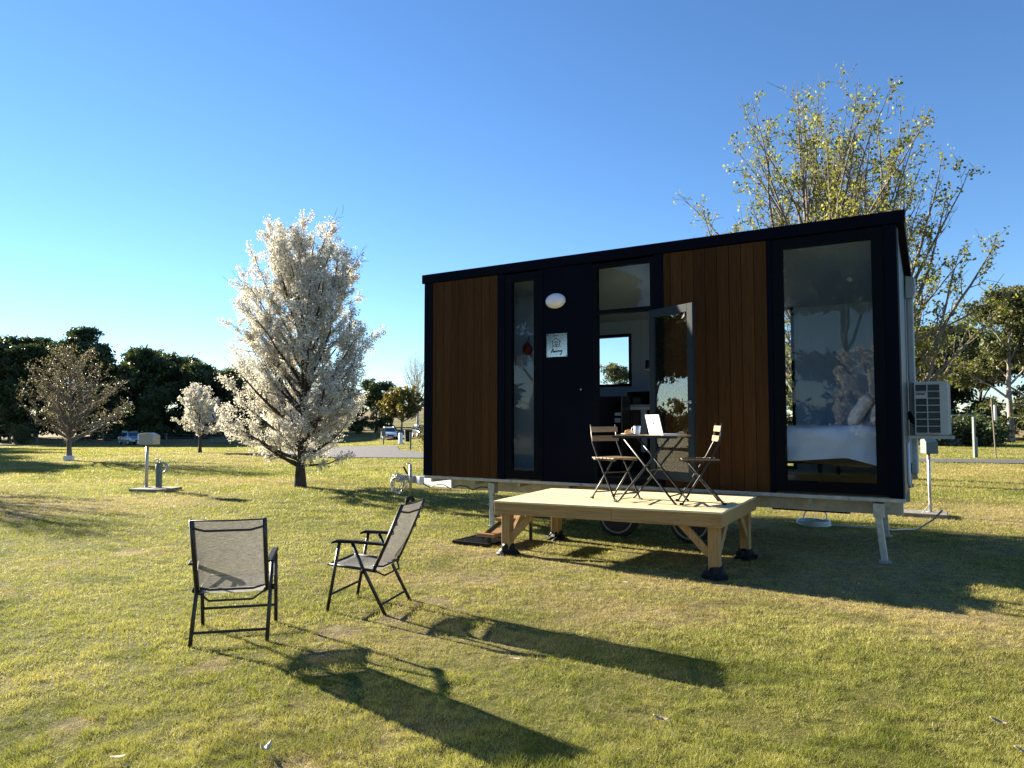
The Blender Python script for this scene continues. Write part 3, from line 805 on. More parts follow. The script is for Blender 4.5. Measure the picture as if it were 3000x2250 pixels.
obj('fascia', dbox(BM(), DK_L * 0.56 + 0.002, DK_L, 0.0, 0.038, -0.167, -0.0235), M['pine_f'], deck, bevel=0.003)
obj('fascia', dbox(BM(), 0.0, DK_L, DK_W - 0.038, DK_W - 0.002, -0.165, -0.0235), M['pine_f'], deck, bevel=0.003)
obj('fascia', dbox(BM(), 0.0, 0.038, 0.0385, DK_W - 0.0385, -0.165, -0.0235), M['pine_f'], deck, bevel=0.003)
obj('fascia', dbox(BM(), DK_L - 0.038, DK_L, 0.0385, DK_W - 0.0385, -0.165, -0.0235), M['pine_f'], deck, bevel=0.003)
for k in range(5):
    x = 0.48 + k * 0.48
    obj('joist', dbox(BM(), x, x + 0.04, 0.0385, DK_W - 0.0385, -0.16, -0.0235), M['pine'], deck)
def wrap(parent, x, y):
    """crumpled black plastic round a post foot"""
    rs = random.Random(int(x * 77 + y * 31)); bm = BM(); n = 18; rings = []
    for r, z in ((0.155, 0.0), (0.125, 0.03), (0.095, 0.06), (0.084, 0.09), (0.080, 0.12)):
        rings.append([bm.verts.new((x + (r + rs.uniform(-.03, .03) * (1.3 - z * 7)) * math.cos(2 * math.pi * k / n), y + (r + rs.uniform(-.03, .03) * (1.3 - z * 7)) * math.sin(2 * math.pi * k / n), max(0.004, z + rs.uniform(-.014, .02)))) for k in range(n)])
    for a, b in zip(rings, rings[1:]):
        for k in range(n): bm.faces.new((a[k], a[(k + 1) % n], b[(k + 1) % n], b[k]))
    bm.faces.new(rings[-1])
    obj('post_wrap', bm, M['black_plastic'], parent)
for (x, y) in ((0.13, 0.105), (DK_L - 0.11, 0.105), (0.13, DK_W - 0.12), (DK_L - 0.11, DK_W - 0.12)):
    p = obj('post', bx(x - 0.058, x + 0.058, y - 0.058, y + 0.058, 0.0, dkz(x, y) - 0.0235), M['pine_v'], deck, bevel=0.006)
    wrap(p, x, y)
for (x, y, sx) in ((0.13, 0.105, 1), (DK_L - 0.11, 0.105, -1)):
    zt = dkz(x, y) - 0.17
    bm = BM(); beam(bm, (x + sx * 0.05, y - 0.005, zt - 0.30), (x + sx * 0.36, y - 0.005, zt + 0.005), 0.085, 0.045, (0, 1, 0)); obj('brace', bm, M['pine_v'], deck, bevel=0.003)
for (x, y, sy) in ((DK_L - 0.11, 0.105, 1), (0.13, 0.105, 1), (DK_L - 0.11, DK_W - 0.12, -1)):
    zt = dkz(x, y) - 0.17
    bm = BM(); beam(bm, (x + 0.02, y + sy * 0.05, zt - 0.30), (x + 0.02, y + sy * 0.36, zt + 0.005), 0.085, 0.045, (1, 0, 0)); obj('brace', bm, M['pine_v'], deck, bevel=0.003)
def zdeck(u, v): return 0.673 + 0.016 * (u - 2.667) + 0.025 * (1.897 - v)

# steps at the deck's left end + mat
st = thing('entry_steps', 'two brown timber treads on a black steel frame beside the deck', 'steps', W(2.12, 1.5), -CAB_YAW)
obj('tread', bx(0.0, 0.27, 0.0, 0.85, 0.125, 0.170), M['tread'], st, bevel=0.004)
obj('tread', bx(0.27, 0.54, 0.04, 0.85, 0.345, 0.388), M['tread'], st, bevel=0.004)
for yy in (0.10, 0.74):
    bm = BM(); beam(bm, (0.02, yy, 0.10), (0.62, yy, 0.54), 0.04, 0.05); beam(bm, (0.14, yy, 0.0), (0.14, yy, 0.124), 0.035, 0.035); beam(bm, (0.42, yy, 0.0), (0.42, yy, 0.343), 0.035, 0.035)
    obj('stringer', bm, M['black_metal'], st)
mt = thing('rubber_mat', 'black honeycomb rubber mat on the grass before the steps', 'mat', W(1.78, 1.52), -CAB_YAW)
bm = BM()
for i in range(12):
    for j in range(10):
        cx = 0.025 + i * 0.046; cy = 0.03 + j * 0.052 + (0.026 if i % 2 else 0)
        a = [bm.verts.new((cx + 0.0265 * math.cos(k * math.pi / 3), cy + 0.0265 * math.sin(k * math.pi / 3), 0.045)) for k in range(6)]
        b = [bm.verts.new((cx + 0.019 * math.cos(k * math.pi / 3), cy + 0.019 * math.sin(k * math.pi / 3), 0.045)) for k in range(6)]
        c = [bm.verts.new((cx + 0.019 * math.cos(k * math.pi / 3), cy + 0.019 * math.sin(k * math.pi / 3), 0.012)) for k in range(6)]
        for k in range(6):
            bm.faces.new((a[k], a[(k + 1) % 6], b[(k + 1) % 6], b[k])); bm.faces.new((b[k], b[(k + 1) % 6], c[(k + 1) % 6], c[k]))
g = obj('honeycomb', bm, M['black_plastic'], mt); g['kind'] = 'stuff'
bm = BM(); box(bm, -0.03, 0.58, -0.03, 0.0, 0.0, 0.05); box(bm, -0.03, 0.58, 0.58, 0.61, 0.0, 0.05); box(bm, -0.03, 0.0, 0.0, 0.58, 0.0, 0.05)
obj('mat_edge', bm, M['black_plastic'], mt, bevel=0.004)

# ------------------------------------------------------------------ furniture on the deck
def rot_uv(du, dv):
    d = du * CU + dv * CV
    return math.atan2(d[1], d[0])
def bistro_chair(label, u, v, rz):
    t = thing('bistro_chair', label, 'folding chair', W(u, v, zdeck(u, v)), rz, 'slatted folding chairs on the deck')
    t.scale = (1.06, 1.06, 1.13)
    for s in (-1, 1):
        y = 0.19 * s
        bm = BM(); tube(bm, [(0.215, y, 0.012), (0.20, y, 0.03), (-0.10, y, 0.47), (-0.185, y, 0.62), (-0.215, y, 0.82)], 0.0105, 8); obj('back_leg', bm, M['black_metal'], t, True)
        y = 0.165 * s
        bm = BM(); tube(bm, [(-0.225, y, 0.012), (-0.21, y, 0.03), (0.15, y, 0.435)], 0.0105, 8); obj('front_leg', bm, M['black_metal'], t, True)
        bm = BM(); tube(bm, [(-0.19, y, 0.437), (0.20, y, 0.437)], 0.010, 6); obj('seat_rail', bm, M['black_metal'], t)
    for x, w, z in ((0.165, 0.19, 0.075), (-0.175, 0.165, 0.075), (0.03, 0.165, 0.30)):
        bm = BM(); tube(bm, [(x, -w, z), (x, w, z)], 0.008, 6); obj('stretcher', bm, M['black_metal'], t)
    for s in (-1, 1):
        for x, w in ((0.22, 0.19), (-0.23, 0.165)):
            bm = BM(); box(bm, x - 0.022, x + 0.022, w * s - 0.013, w * s + 0.013, 0.0, 0.024); obj('foot_cap', bm, M['black_plastic'], t, bevel=0.004)
    for k in range(6):
        x = -0.185 + k * 0.066
        obj('seat_slat', bx(x, x + 0.056, -0.20, 0.20, 0.448, 0.462), M['slat'], t, bevel=0.003)
    for z in (0.665, 0.765):
        bm = BM(); Mx = Matrix.Translation((-0.195 - (z - 0.665) * 0.2 + 0.018, 0, z)) @ Matrix.Rotation(R(-9), 4, 'Y')
        box(bm, -0.006, 0.006, -0.205, 0.205, -0.03, 0.03, Mx); obj('back_slat', bm, M['slat'], t, bevel=0.003)
    return t
bistro_chair('slatted folding chair left of the table, its back to the navy wall', 4.05, 1.27, rot_uv(0.9, 0.436))
bistro_chair('slatted folding chair right of the table with sunlit back slats', 5.12, 1.31, rot_uv(-0.90, 0.42))
# table
TU, TV = 4.585, 1.385
tb = thing('bistro_table', 'small folding slatted table with crossed black legs between the two chairs', 'table', W(TU, TV, zdeck(TU, TV)), rot_uv(1, 0))
for k in range(9):
    x = -0.36 + k * 0.08
    obj('table_slat', bx(x + 0.003, x + 0.077, -0.27, 0.27, 0.695, 0.712), M['slat'], tb, bevel=0.003)
bm = BM(); box(bm, -0.37, 0.37, -0.278, -0.271, 0.682, 0.708); box(bm, -0.37, 0.37, 0.271, 0.278, 0.682, 0.708); obj('table_rim', bm, M['black_metal'], tb)
for s in (-1, 1):
    y = 0.24 * s
    bm = BM(); tube(bm, [(-0.335, y, 0.012), (-0.31, y, 0.03), (0.27, y, 0.685)], 0.0125, 8); obj('leg', bm, M['black_metal'], tb, True)
    y = 0.212 * s
    bm = BM(); tube(bm, [(0.335, y, 0.012), (0.31, y, 0.03), (-0.27, y, 0.685)], 0.0125, 8); obj('leg', bm, M['black_metal'], tb, True)
for x, w, z in ((-0.26, 0.24, 0.09), (0.26, 0.212, 0.09), (0.0, 0.21, 0.345)):
    bm = BM(); tube(bm, [(x, -w, z), (x, w, z)], 0.008, 6); obj('stretcher', bm, M['black_metal'], tb)
tb.scale = (1.06, 1.06, 1.12)
ZTAB = zdeck(TU, TV) + 0.712 * 1.12 + 0.001
# laptop
lp = thing('laptop', 'open silver white laptop with its lid turned to the sun on the table', 'laptop', W(4.62, 1.36, ZTAB), rot_uv(-0.62, 0.78))
# local x = direction the lid's back faces
obj('base', bx(-0.22, 0.0, -0.155, 0.155, 0.0, 0.014), M['laptop'], lp, bevel=0.003)
bm = BM(); box(bm, 0.0, 0.007, -0.155, 0.155, 0.0, 0.235, Matrix.Translation((0.0, 0, 0.012)) @ Matrix.Rotation(R(14), 4, 'Y')); ld = obj('lid', bm, M['laptop'], lp, bevel=0.002)
bm = BM(); box(bm, 0.0072, 0.0082, -0.013, 0.013, 0.115, 0.145, Matrix.Translation((0.0, 0, 0.012)) @ Matrix.Rotation(R(14), 4, 'Y')); obj('lid_mark', bm, M['ac_dark'], ld)
# mug
mg = thing('mug', 'white mug beside the laptop on the slatted table', 'mug', W(4.43, 1.50, ZTAB), rot_uv(-1, 0.1))
bm = BM(); lathe(bm, [(0.030, 0.0), (0.033, 0.004), (0.045, 0.105), (0.042, 0.105), (0.031, 0.010), (0.002, 0.010)], 24); obj('cup', bm, M['ceramic'], mg, True)
bm = BM(); tube(bm, [(0.038, 0, 0.085), (0.062, 0, 0.083), (0.070, 0, 0.055), (0.058, 0, 0.028), (0.034, 0, 0.026)], 0.006, 8); obj('handle', bm, M['ceramic'], mg, True)
# plate with pastry
pl = thing('paper_plate', 'thin pale paper plate under the pastry on the table', 'plate', W(4.33, 1.46, ZTAB), 0)
bm = BM(); lathe(bm, [(0.07, 0.0), (0.10, 0.008), (0.115, 0.014), (0.113, 0.016), (0.098, 0.011), (0.002, 0.006)], 24); obj('disc', bm, M['paper'], pl, True)
pa = thing('pastry', 'golden brown pastry on the paper plate', 'pastry', W(4.33, 1.46, ZTAB + 0.009), 0.4)
bm = BM(); tube(bm, [(-0.085, -0.02, 0.016), (-0.05, 0.012, 0.024), (0.0, 0.025, 0.028), (0.05, 0.012, 0.024), (0.085, -0.02, 0.016)], [0.01, 0.021, 0.027, 0.021, 0.01], 10); obj('crust', bm, M['bread'], pa, True)

# ------------------------------------------------------------------ interior things
def inside(name, label, cat, u, y, z, group=None):
    return thing(name, label, cat, W(u, -y, z), -CAB_YAW, group)
bed = inside('bed', 'bed with pale blue linen seen through the tall bedroom window', 'bed', 5.15, 0.30, 0.87)
obj('frame', bx(0.0, 1.86, 0.0, 1.9, 0.26, 0.34), M['charcoal'], bed, bevel=0.005)
for x in (0.05, 1.0, 1.78):
    for y in (0.05, 1.80): obj('leg', bx(x, x + 0.05, y, y + 0.05, 0.0, 0.26), M['charcoal'], bed)
obj('mattress', bx(0.02, 1.84, 0.03, 1.88, 0.341, 0.66), M['linen'], bed, bevel=0.04)
bm = BM()          # quilt draped over the front edge with folds
nu, nv = 60, 26; grid = []
rs = np.random.RandomState(2)
for i in range(nu + 1):
    row = []
    x = -0.02 + 1.80 * i / nu
    for j in range(nv + 1):
        s = j / nv * 2.3
        drop = 0.41 + 0.03 * math.sin(x * 3.1) + (0.10 if x > 1.35 else 0) * (x - 1.35) / 0.4
        if s < drop:
            y = -0.035 - 0.018 * math.sin(x * 9 + s * 14) * (0.5 + s); z = 0.0
            z = 0.73 - drop + s
        else:
            y = -0.02 + (s - drop); z = 0.735 + 0.015 * math.sin(x * 5 + y * 7)
        fold = 0.022 * math.sin(7 * x - 9 * z + 2.0 * math.sin(3 * x)) + 0.012 * math.sin(17 * x - 14 * z)
        row.append(bm.verts.new((x, y - (fold if s < drop else 0), z + (0.35 * fold if s >= drop else 0))))
    grid.append(row)
for i in range(nu):
    for j in range(nv): bm.faces.new((grid[i][j], grid[i + 1][j], grid[i + 1][j + 1], grid[i][j + 1]))
q = obj('quilt', bm, M['linen'], bed, True)
def pillow(u, y, z, lean, label, rz=0.0):
    t = inside('pillow', label, 'pillow', u, y, z, 'pillows on the bed')
    t.rotation_euler = (0, 0, -CAB_YAW + rz)
    bm = BM(); nn = 14; gtop = []; 
    for sgn in (1, -1):
        g = []
        for i in range(nn + 1):
            row = []
            for j in range(nn + 1):
                a, b = -1 + 2 * i / nn, -1 + 2 * j / nn
                th = 0.085 * max(0, (1 - a ** 4)) ** 0.5 * max(0, (1 - b ** 4)) ** 0.5
                pinch = 1 - 0.10 * (a * a + b * b) / 2 + 0.06 * (a * a * b * b)
                row.append(bm.verts.new((sgn * th, 0.33 * a * pinch, 0.24 + 0.23 * b * pinch)))
            g.append(row)
        for i in range(nn):
            for j in range(nn): bm.faces.new((g[i][j], g[i + 1][j], g[i + 1][j + 1], g[i][j + 1]))
    bmesh.ops.remove_doubles(bm, verts=bm.verts, dist=0.0005)
    o = obj('cushion', bm, M['pillow'], t, True); o.rotation_euler = (0, R(lean), 0)
pillow(6.52, 0.62, 1.615, 32, 'patterned pillow leaning on the bed, left of the other pillow')
pillow(6.80, 0.55, 1.615, 22, 'patterned pillow against the end wall, right of the other pillow')
kb = inside('kitchen_bench', 'dark kitchen bench with pale top seen through the open doorway', 'bench', 2.55, 1.68, 0.87)
obj('carcass', bx(0.0, 1.6, 0.03, 0.6, 0.08, 1.0), M['black_gloss'], kb)
obj('benchtop', bx(-0.02, 1.62, 0.0, 0.61, 1.001, 1.045), M['white_paint'], kb, bevel=0.003)
for x in (0.02, 0.55, 1.08): obj('cupboard_door', bx(x, x + 0.50, 0.010, 0.029, 0.10, 0.98), M['black_gloss'], kb, bevel=0.003)
obj('side_panel', bx(0.70, 0.80, -0.012, 0.009, 0.30, 1.0), M['white_wall'], kb)
fr = inside('bar_fridge', 'black bar fridge with pale stickers inside the doorway', 'fridge', 2.52, 1.30, 0.87)
obj('body', bx(0.0, 0.55, 0.0, 0.36, 0.02, 1.22), M['black_gloss'], fr, bevel=0.01)
for (x0, x1, z0, z1) in ((0.02, 0.13, 0.98, 1.03), (0.02, 0.13, 0.88, 0.92), (0.02, 0.13, 0.76, 0.84), (0.42, 0.53, 0.90, 0.95), (0.42, 0.52, 0.79, 0.86)):
    obj('sticker', bx(x0, x1, -0.004, -0.001, z0, z1), M['white_wall'], fr)
mw = inside('microwave', 'black microwave with pale rim on the kitchen bench', 'microwave', 2.98, 1.72, 1.916)
obj('case', bx(0, 0.5, 0.0, 0.36, 0.0, 0.27), M['white_wall'], mw, bevel=0.008)
obj('oven_door', bx(0.015, 0.485, -0.012, -0.001, 0.04, 0.262), M['black_gloss'], mw, bevel=0.004)
sh = inside('wall_shelf', 'small white shelf on the rear wall inside the doorway', 'shelf', 3.15, 2.10, 2.56)
obj('board', bx(0, 0.55, 0, 0.215, 0, 0.02), M['white_paint'], sh)
for k in range(3):
    c_ = inside('black_tin', ('leftmost', 'middle', 'rightmost')[k] + ' black tin on the small white wall shelf', 'tin', 3.20 + 0.13 * k, 2.16, 2.58, 'black tins on the wall shelf')
    obj('can', lathe(BM(), [(0.045, 0), (0.05, 0.005), (0.05, 0.15), (0.045, 0.155)], 16), M['black_gloss'], c_, True)
bg = inside('wash_bag', 'red and grey wash bag hanging behind the narrow window', 'bag', 1.62, 0.72, 2.80)
bm = BM(); tube(bm, [(0, 0, 0.0), (0.01, 0, 0.06), (0.0, 0, 0.14), (0, 0, 0.2)], [0.05, 0.085, 0.07, 0.02], 12); obj('pouch', bm, M['red'], bg, True)
bm = BM(); tube(bm, [(0, 0, 0.19), (0.02, 0.03, 0.30)], 0.006, 6); obj('strap', bm, M['black_metal'], bg)

# ------------------------------------------------------------------ air conditioner on the right end
ac = thing('air_conditioner', 'pale grey outdoor air conditioner unit on a bracket at the cabin end', 'air conditioner', W(7.205, -1.62, 1.46), -CAB_YAW)
obj('casing', bx(0.0, 0.40, 0.012, 0.30, 0.03, 0.755), M['ac_body'], ac, bevel=0.008)
obj('coil', bx(0.012, 0.305, 0.004, 0.0115, 0.055, 0.715), M['ac_dark'], ac)
for k in range(8):
    z = 0.052 + k * 0.0945
    obj('grille_bar', bx(0.010, 0.308, -0.010, 0.003, z, z + 0.010), M['ac_body'], ac)
for x in (0.006, 0.150, 0.300):
    obj('grille_upright', bx(x, x + 0.012, -0.012, 0.0035, 0.045, 0.725), M['ac_body'], ac)
for k in range(28):
    z = 0.07 + k * 0.0232
    obj('louvre', bx(0.163, 0.299, -0.004, 0.0025, z, z + 0.004), M['tap_green'], ac)
bd = obj('badge', bx(0.014, 0.149, -0.014, -0.0105, 0.535, 0.612), M['ac_body'], ac)
bm = BM()
for k in range(6): box(bm, 0.026 + 0.018 * k, 0.040 + 0.018 * k, -0.0155, -0.0142, 0.575, 0.600)
obj('badge_lettering', bm, M['ink'], bd)
obj('front_rail', bx(0.40, 0.425, 0.05, 0.29, 0.05, 0.73), M['ac_body'], ac)
bm = BM(); box(bm, -0.08, 0.46, 0.02, 0.06, -0.02, 0.022); box(bm, -0.08, 0.46, 0.25, 0.29, -0.02, 0.022); box(bm, -0.078, -0.05, 0.0, 0.31, -0.35, -0.021); obj('bracket', bm, M['ac_body'], ac)
bm = BM(); tube(bm, [(-0.07, 0.15, 0.35), (-0.03, 0.12, 0.22), (0.0, 0.1, 0.2)], 0.03, 8); tube(bm, [(-0.07, 0.2, 0.30), (-0.02, 0.16, 0.16), (0.0, 0.14, 0.14)], 0.025, 8); obj('pipe_lagging', bm, M['black_plastic'], ac, True)

# ------------------------------------------------------------------ power pedestals, slabs, tap
def slab(sx, sy, hx, hy, a, label):
    bm = BM(); box(bm, -hx, hx, -hy, hy, -0.05, 0.075)
    o = obj('concrete_slab', bm, M['concrete'], None, bevel=0.015)
    o.location = (sx, sy, tz(sx, sy)); o.rotation_euler = (0, 0, a)
    return tag(o, label, 'slab', 'concrete slabs under the power posts')
slab(*SLABS[0], 'low concrete slab under the power box and the tap on the lawn')
slab(*SLABS[1], 'low concrete slab behind the right end of the tiny house')
def pedestal(x, y, a, label, h=1.32, mat=None):
    t = thing('power_pedestal', label, 'power box', (x, y, tz(x, y) + 0.076), a, 'power boxes on posts')
    bm = BM(); tube(bm, [(0, 0, 0), (0, 0, h - 0.27)], 0.038, 14); obj('post', bm, M['galv'], t, True)
    obj('base_plate', bx(-0.08, 0.08, -0.08, 0.08, 0, 0.008), M['galv'], t)
    hz = h - 0.28
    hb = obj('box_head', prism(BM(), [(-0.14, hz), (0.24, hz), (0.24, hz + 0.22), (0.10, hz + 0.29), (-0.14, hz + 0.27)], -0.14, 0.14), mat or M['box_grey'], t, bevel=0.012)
    for k in range(3):
        obj('outlet_cover', bx(-0.20, -0.139, -0.10, 0.10, hz + 0.02 + 0.085 * k, hz + 0.085 + 0.085 * k), M['white_paint'], hb, bevel=0.006)
    return t
pedestal(-8.93, 17.45, R(-8), 'grey power box on a galvanised post on the open lawn at left')
pr = pedestal(7.42, 12.70, R(-100), 'pale power box with shade put into its colour, on a post below the air conditioner', 1.40, M['tap_green']); pr.scale = (0.7, 0.7, 0.92)  # head takes the dark green so its colour stands in for shade
bm = BM(); tube(bm, [(0.045, -0.02, 1.0), (0.06, -0.03, 0.7), (0.045, -0.04, 0.45), (0.09, -0.05, 0.15), (0.3, -0.3, 0.0)], 0.007, 6)
obj('lead', bm, M['white_paint'], pr)
tp = thing('tap_post', 'short green tap post with a coiled hose beside the power box', 'tap', (-8.60, 17.40, tz(-8.8, 17.4) + 0.076), R(-8))
obj('post', bx(-0.055, 0.055, -0.05, 0.05, 0, 0.60), M['tap_green'], tp, bevel=0.006)
bm = BM(); tube(bm, [(-0.02, 0, 0.60), (-0.02, 0, 0.67), (-0.11, 0, 0.675), (-0.14, 0, 0.64)], 0.012, 8); tube(bm, [(0.03, 0, 0.60), (0.03, 0, 0.70)], 0.012, 8); tube(bm, [(-0.12, 0.0, 0.68), (-0.06, 0.0, 0.72)], 0.008, 6); obj('tap', bm, M['galv'], tp, True)
bm = BM()
for k in range(4): tube(bm, [((0.135 + 0.012 * k) * math.cos(a), 0.07 + 0.01 * k, 0.47 + (0.115 + 0.008 * k) * math.sin(a)) for a in [j * math.pi / 12 for j in range(24)]], 0.011, 6, closed=True)
obj('hose_coil', bm, M['galv'], tp, True)

# white hose coiled under the cabin's right end
hs = thing('coiled_hose', 'white hose coiled on the grass under the right end of the tiny house', 'hose', (4.84, 11.5, 0))
bm = BM(); rr = random.Random(8); pts = []
for k in range(90):
    a = k * 2 * math.pi / 22; pts.append((0.23 * math.cos(a) + 0.012 * math.sin(k * 0.7), 0.30 * math.sin(a) + 0.015 * math.cos(k * 0.4), 0.02 + 0.0009 * k))
tube(bm, pts, 0.012, 8); obj('coil', bm, M['cable'], hs, True)
bm = BM(); tube(bm, [(0.05 + 0.19 * math.cos(a), 0.05, 0.12 + 0.17 * math.sin(a)) for a in [j * math.pi / 12 for j in range(-2, 19)]], 0.011, 8); obj('loop', bm, M['cable'], hs, True)
bm = BM(); tube(bm, [(0.22, -0.05, 0.03), (0.55, -0.25, 0.025), (0.95, -0.6, 0.03), (1.1, -1.0, 0.10), (0.98, -1.6, 0.32), (0.75, -2.2, 0.52)], 0.012, 8); obj('lead', bm, M['cable'], hs, True)

# ------------------------------------------------------------------ folding armchairs on the lawn (local x = forward)
def lawn_chair(label, x, y, rz):
    t = thing('patio_chair', label, 'patio chair', (x, y, 0), rz, 'folding mesh armchairs on the lawn')
    bw = 0.255
    B0, B1, B2 = Vector((-0.15, 0, 0.37)), Vector((-0.27, 0, 0.62)), Vector((-0.415, 0, 0.95))
    for s in (-1, 1):
        yy = bw * s
        bm = BM(); beamp = [(B0.x, yy, B0.z), (B1.x, yy, B1.z), (B2.x, yy, B2.z)]
        tube(bm, beamp, 0.017, 8); obj('back_post', bm, M['black_metal'], t, True)
        bm = BM(); tube(bm, [(0.275, 0.285 * s, 0.0), (0.165, 0.285 * s, 0.605)], 0.0155, 8); obj('front_leg', bm, M['black_metal'], t, True)
        bm = BM(); tube(bm, [(-0.275, 0.272 * s, 0.0), (-0.06, 0.272 * s, 0.385), (0.045, 0.272 * s, 0.605)], 0.0155, 8); obj('rear_leg', bm, M['black_metal'], t, True)
        # armrest, slightly crowned
        bm = BM(); prof = [(0.245, 0.592), (0.235, 0.618), (0.19, 0.634), (0.0, 0.633), (-0.20, 0.622), (-0.265, 0.612), (-0.265, 0.597), (0.0, 0.606), (0.2, 0.604)]
        prism(bm, prof, 0.252 * s if s > 0 else -0.302, 0.302 if s > 0 else -0.252); obj('armrest', bm, M['black_plastic'], t, bevel=0.006)
        bm = BM(); tube(bm, [(0.285, 0.24 * s, 0.405), (0.05, 0.24 * s, 0.385), (-0.17, 0.24 * s, 0.365)], 0.0135, 8); obj('seat_rail', bm, M['black_metal'], t, True)
        bm = BM(); lathe(bm, [(0.022, 0), (0.022, 0.02), (0.012, 0.026)], 10, Matrix.Translation((-0.07, 0.28 * s, 0.37)) @ Matrix.Rotation(R(-90 * s), 4, 'X')); obj('pivot_knob', bm, M['black_plastic'], t)
        for (px, pz) in ((-0.335, 0.77), (-0.30, 0.69)):
            bm = BM(); tube(bm, [(px, bw * s, pz), (px - 0.035, bw * s, pz + 0.005), (px - 0.03, bw * s, pz + 0.035)], 0.006, 6); obj('latch', bm, M['black_plastic'], t)
    # slings
    def sling(name, f, nu=14, nv=14):
        bm = BM(); g = [[bm.verts.new(f(-1 + 2 * i / nu, j / nv)) for j in range(nv + 1)] for i in range(nu + 1)]
        for i in range(nu):
            for j in range(nv): bm.faces.new((g[i][j], g[i + 1][j], g[i + 1][j + 1], g[i][j + 1]))
        return obj(name, bm, M['sling'], t, True)
    def fback(a, b):
        p = B0.lerp(B1, b * 2.28) if b * 2.28 < 1 else B1.lerp(B2, (b - 1 / 2.28) / (1 - 1 / 2.28))
        if b < 0.09: pass
        sag = 0.030 * (1 - a * a) * math.sin(math.pi * min(1, max(0, b * 0.9 + 0.05)))
        p = p.copy(); p.z = p.z + (0.028 if b < 0.01 else 0)
        return (p.x - sag * 0.92, a * (bw - 0.008), p.z - sag * 0.38)
    sling('back_sling', fback)
    def fseat(a, b):
        x = 0.30 - 0.46 * b
        return (x, a * 0.235, 0.412 - 0.045 * b - 0.028 * (1 - a * a) * math.sin(math.pi * (0.1 + 0.8 * b)) - (0.012 if b == 0 else 0))
    sling('seat_sling', fseat)
    # curved cross bars behind the back
    def bow(tb, dx, dz, name, zz=0.0):
        p = B1.lerp(B2, tb) if tb >= 0 else B0
        pts = [(p.x, -bw, p.z + zz), (p.x - 0.02, -bw * 0.86, p.z - 0.010 + zz), (p.x + dx, -bw * 0.62, p.z + dz + zz), (p.x + dx, bw * 0.62, p.z + dz + zz), (p.x - 0.02, bw * 0.86, p.z - 0.010 + zz), (p.x, bw, p.z + zz)]
        bm = BM(); tube(bm, pts, 0.0085, 8); obj(name, bm, M['black_metal'], t, True)
    bow(0.83, -0.045, -0.022, 'back_bar'); bow(-1, -0.045, -0.022, 'back_bar', 0.045); bow(-1, -0.06, -0.05, 'seat_bar', -0.005)
    bm = BM(); tube(bm, [(B2.x, -bw, B2.z - 0.004), (B2.x - 0.012, 0, B2.z - 0.008), (B2.x, bw, B2.z - 0.004)], 0.006, 6); obj('top_hem', bm, M['black_metal'], t, True)
    bm = BM(); tube(bm, [(0.295, -0.245, 0.405), (0.31, 0, 0.395), (0.295, 0.245, 0.405)], 0.010, 8); obj('front_bar', bm, M['black_metal'], t, True)
    bm = BM(); tube(bm, [(0.247, -0.285, 0.15), (0.247, 0.285, 0.15)], 0.011, 8); obj('stretcher', bm, M['black_metal'], t)
    bm = BM(); tube(bm, [(-0.227, -0.272, 0.085), (-0.227, 0.272, 0.085)], 0.011, 8); obj('stretcher', bm, M['black_metal'], t)
    return t
lawn_chair('grey mesh folding armchair turned away from the camera', -2.19, 5.70, math.atan2(0.525, -0.12))
lawn_chair('grey mesh folding armchair turned sideways, facing left', -1.29, 6.56, math.atan2(0.25, -0.96))

# ------------------------------------------------------------------ trees
def tubes_mesh(name, branches, mat):
    """branches: list of (pts(n,3), radii(n), sides)"""
    VV, FF, off = [], [], 0
    for pts, rad, k in branches:
        pts = np.asarray(pts); n = len(pts)
        d = np.gradient(pts, axis=0); d /= (np.linalg.norm(d, axis=1, keepdims=True) + 1e-9)
        ref = np.where(np.abs(d[:, 2:3]) < 0.9, np.array([[0, 0, 1.0]]), np.array([[1.0, 0, 0]]))
        if abs(d[0, 2]) >= 0.6: ref = np.tile(np.array([[1.0, 0.13, 0]]), (n, 1))
        else: ref = np.tile(np.array([[0, 0.0, 1.0]]), (n, 1))
        s = np.cross(d, ref); s /= (np.linalg.norm(s, axis=1, keepdims=True) + 1e-9); t = np.cross(d, s)
        a = np.arange(k) * 2 * math.pi / k
        ring = pts[:, None, :] + np.asarray(rad)[:, None, None] * (s[:, None, :] * np.cos(a)[None, :, None] + t[:, None, :] * np.sin(a)[None, :, None])
        VV.append(ring.reshape(-1, 3))
        i = np.arange(n - 1)[:, None] * k; j = np.arange(k)[None, :]; j2 = (j + 1) % k
        FF.append((np.stack([i + j, i + j2, i + k + j2, i + k + j], -1).reshape(-1, 4)) + off)
        off += n * k
    me = np_mesh(name, np.concatenate(VV), np.concatenate(FF), None, mat)
    me.polygons.foreach_set('use_smooth', np.ones(len(me.polygons), dtype=bool))
    return me

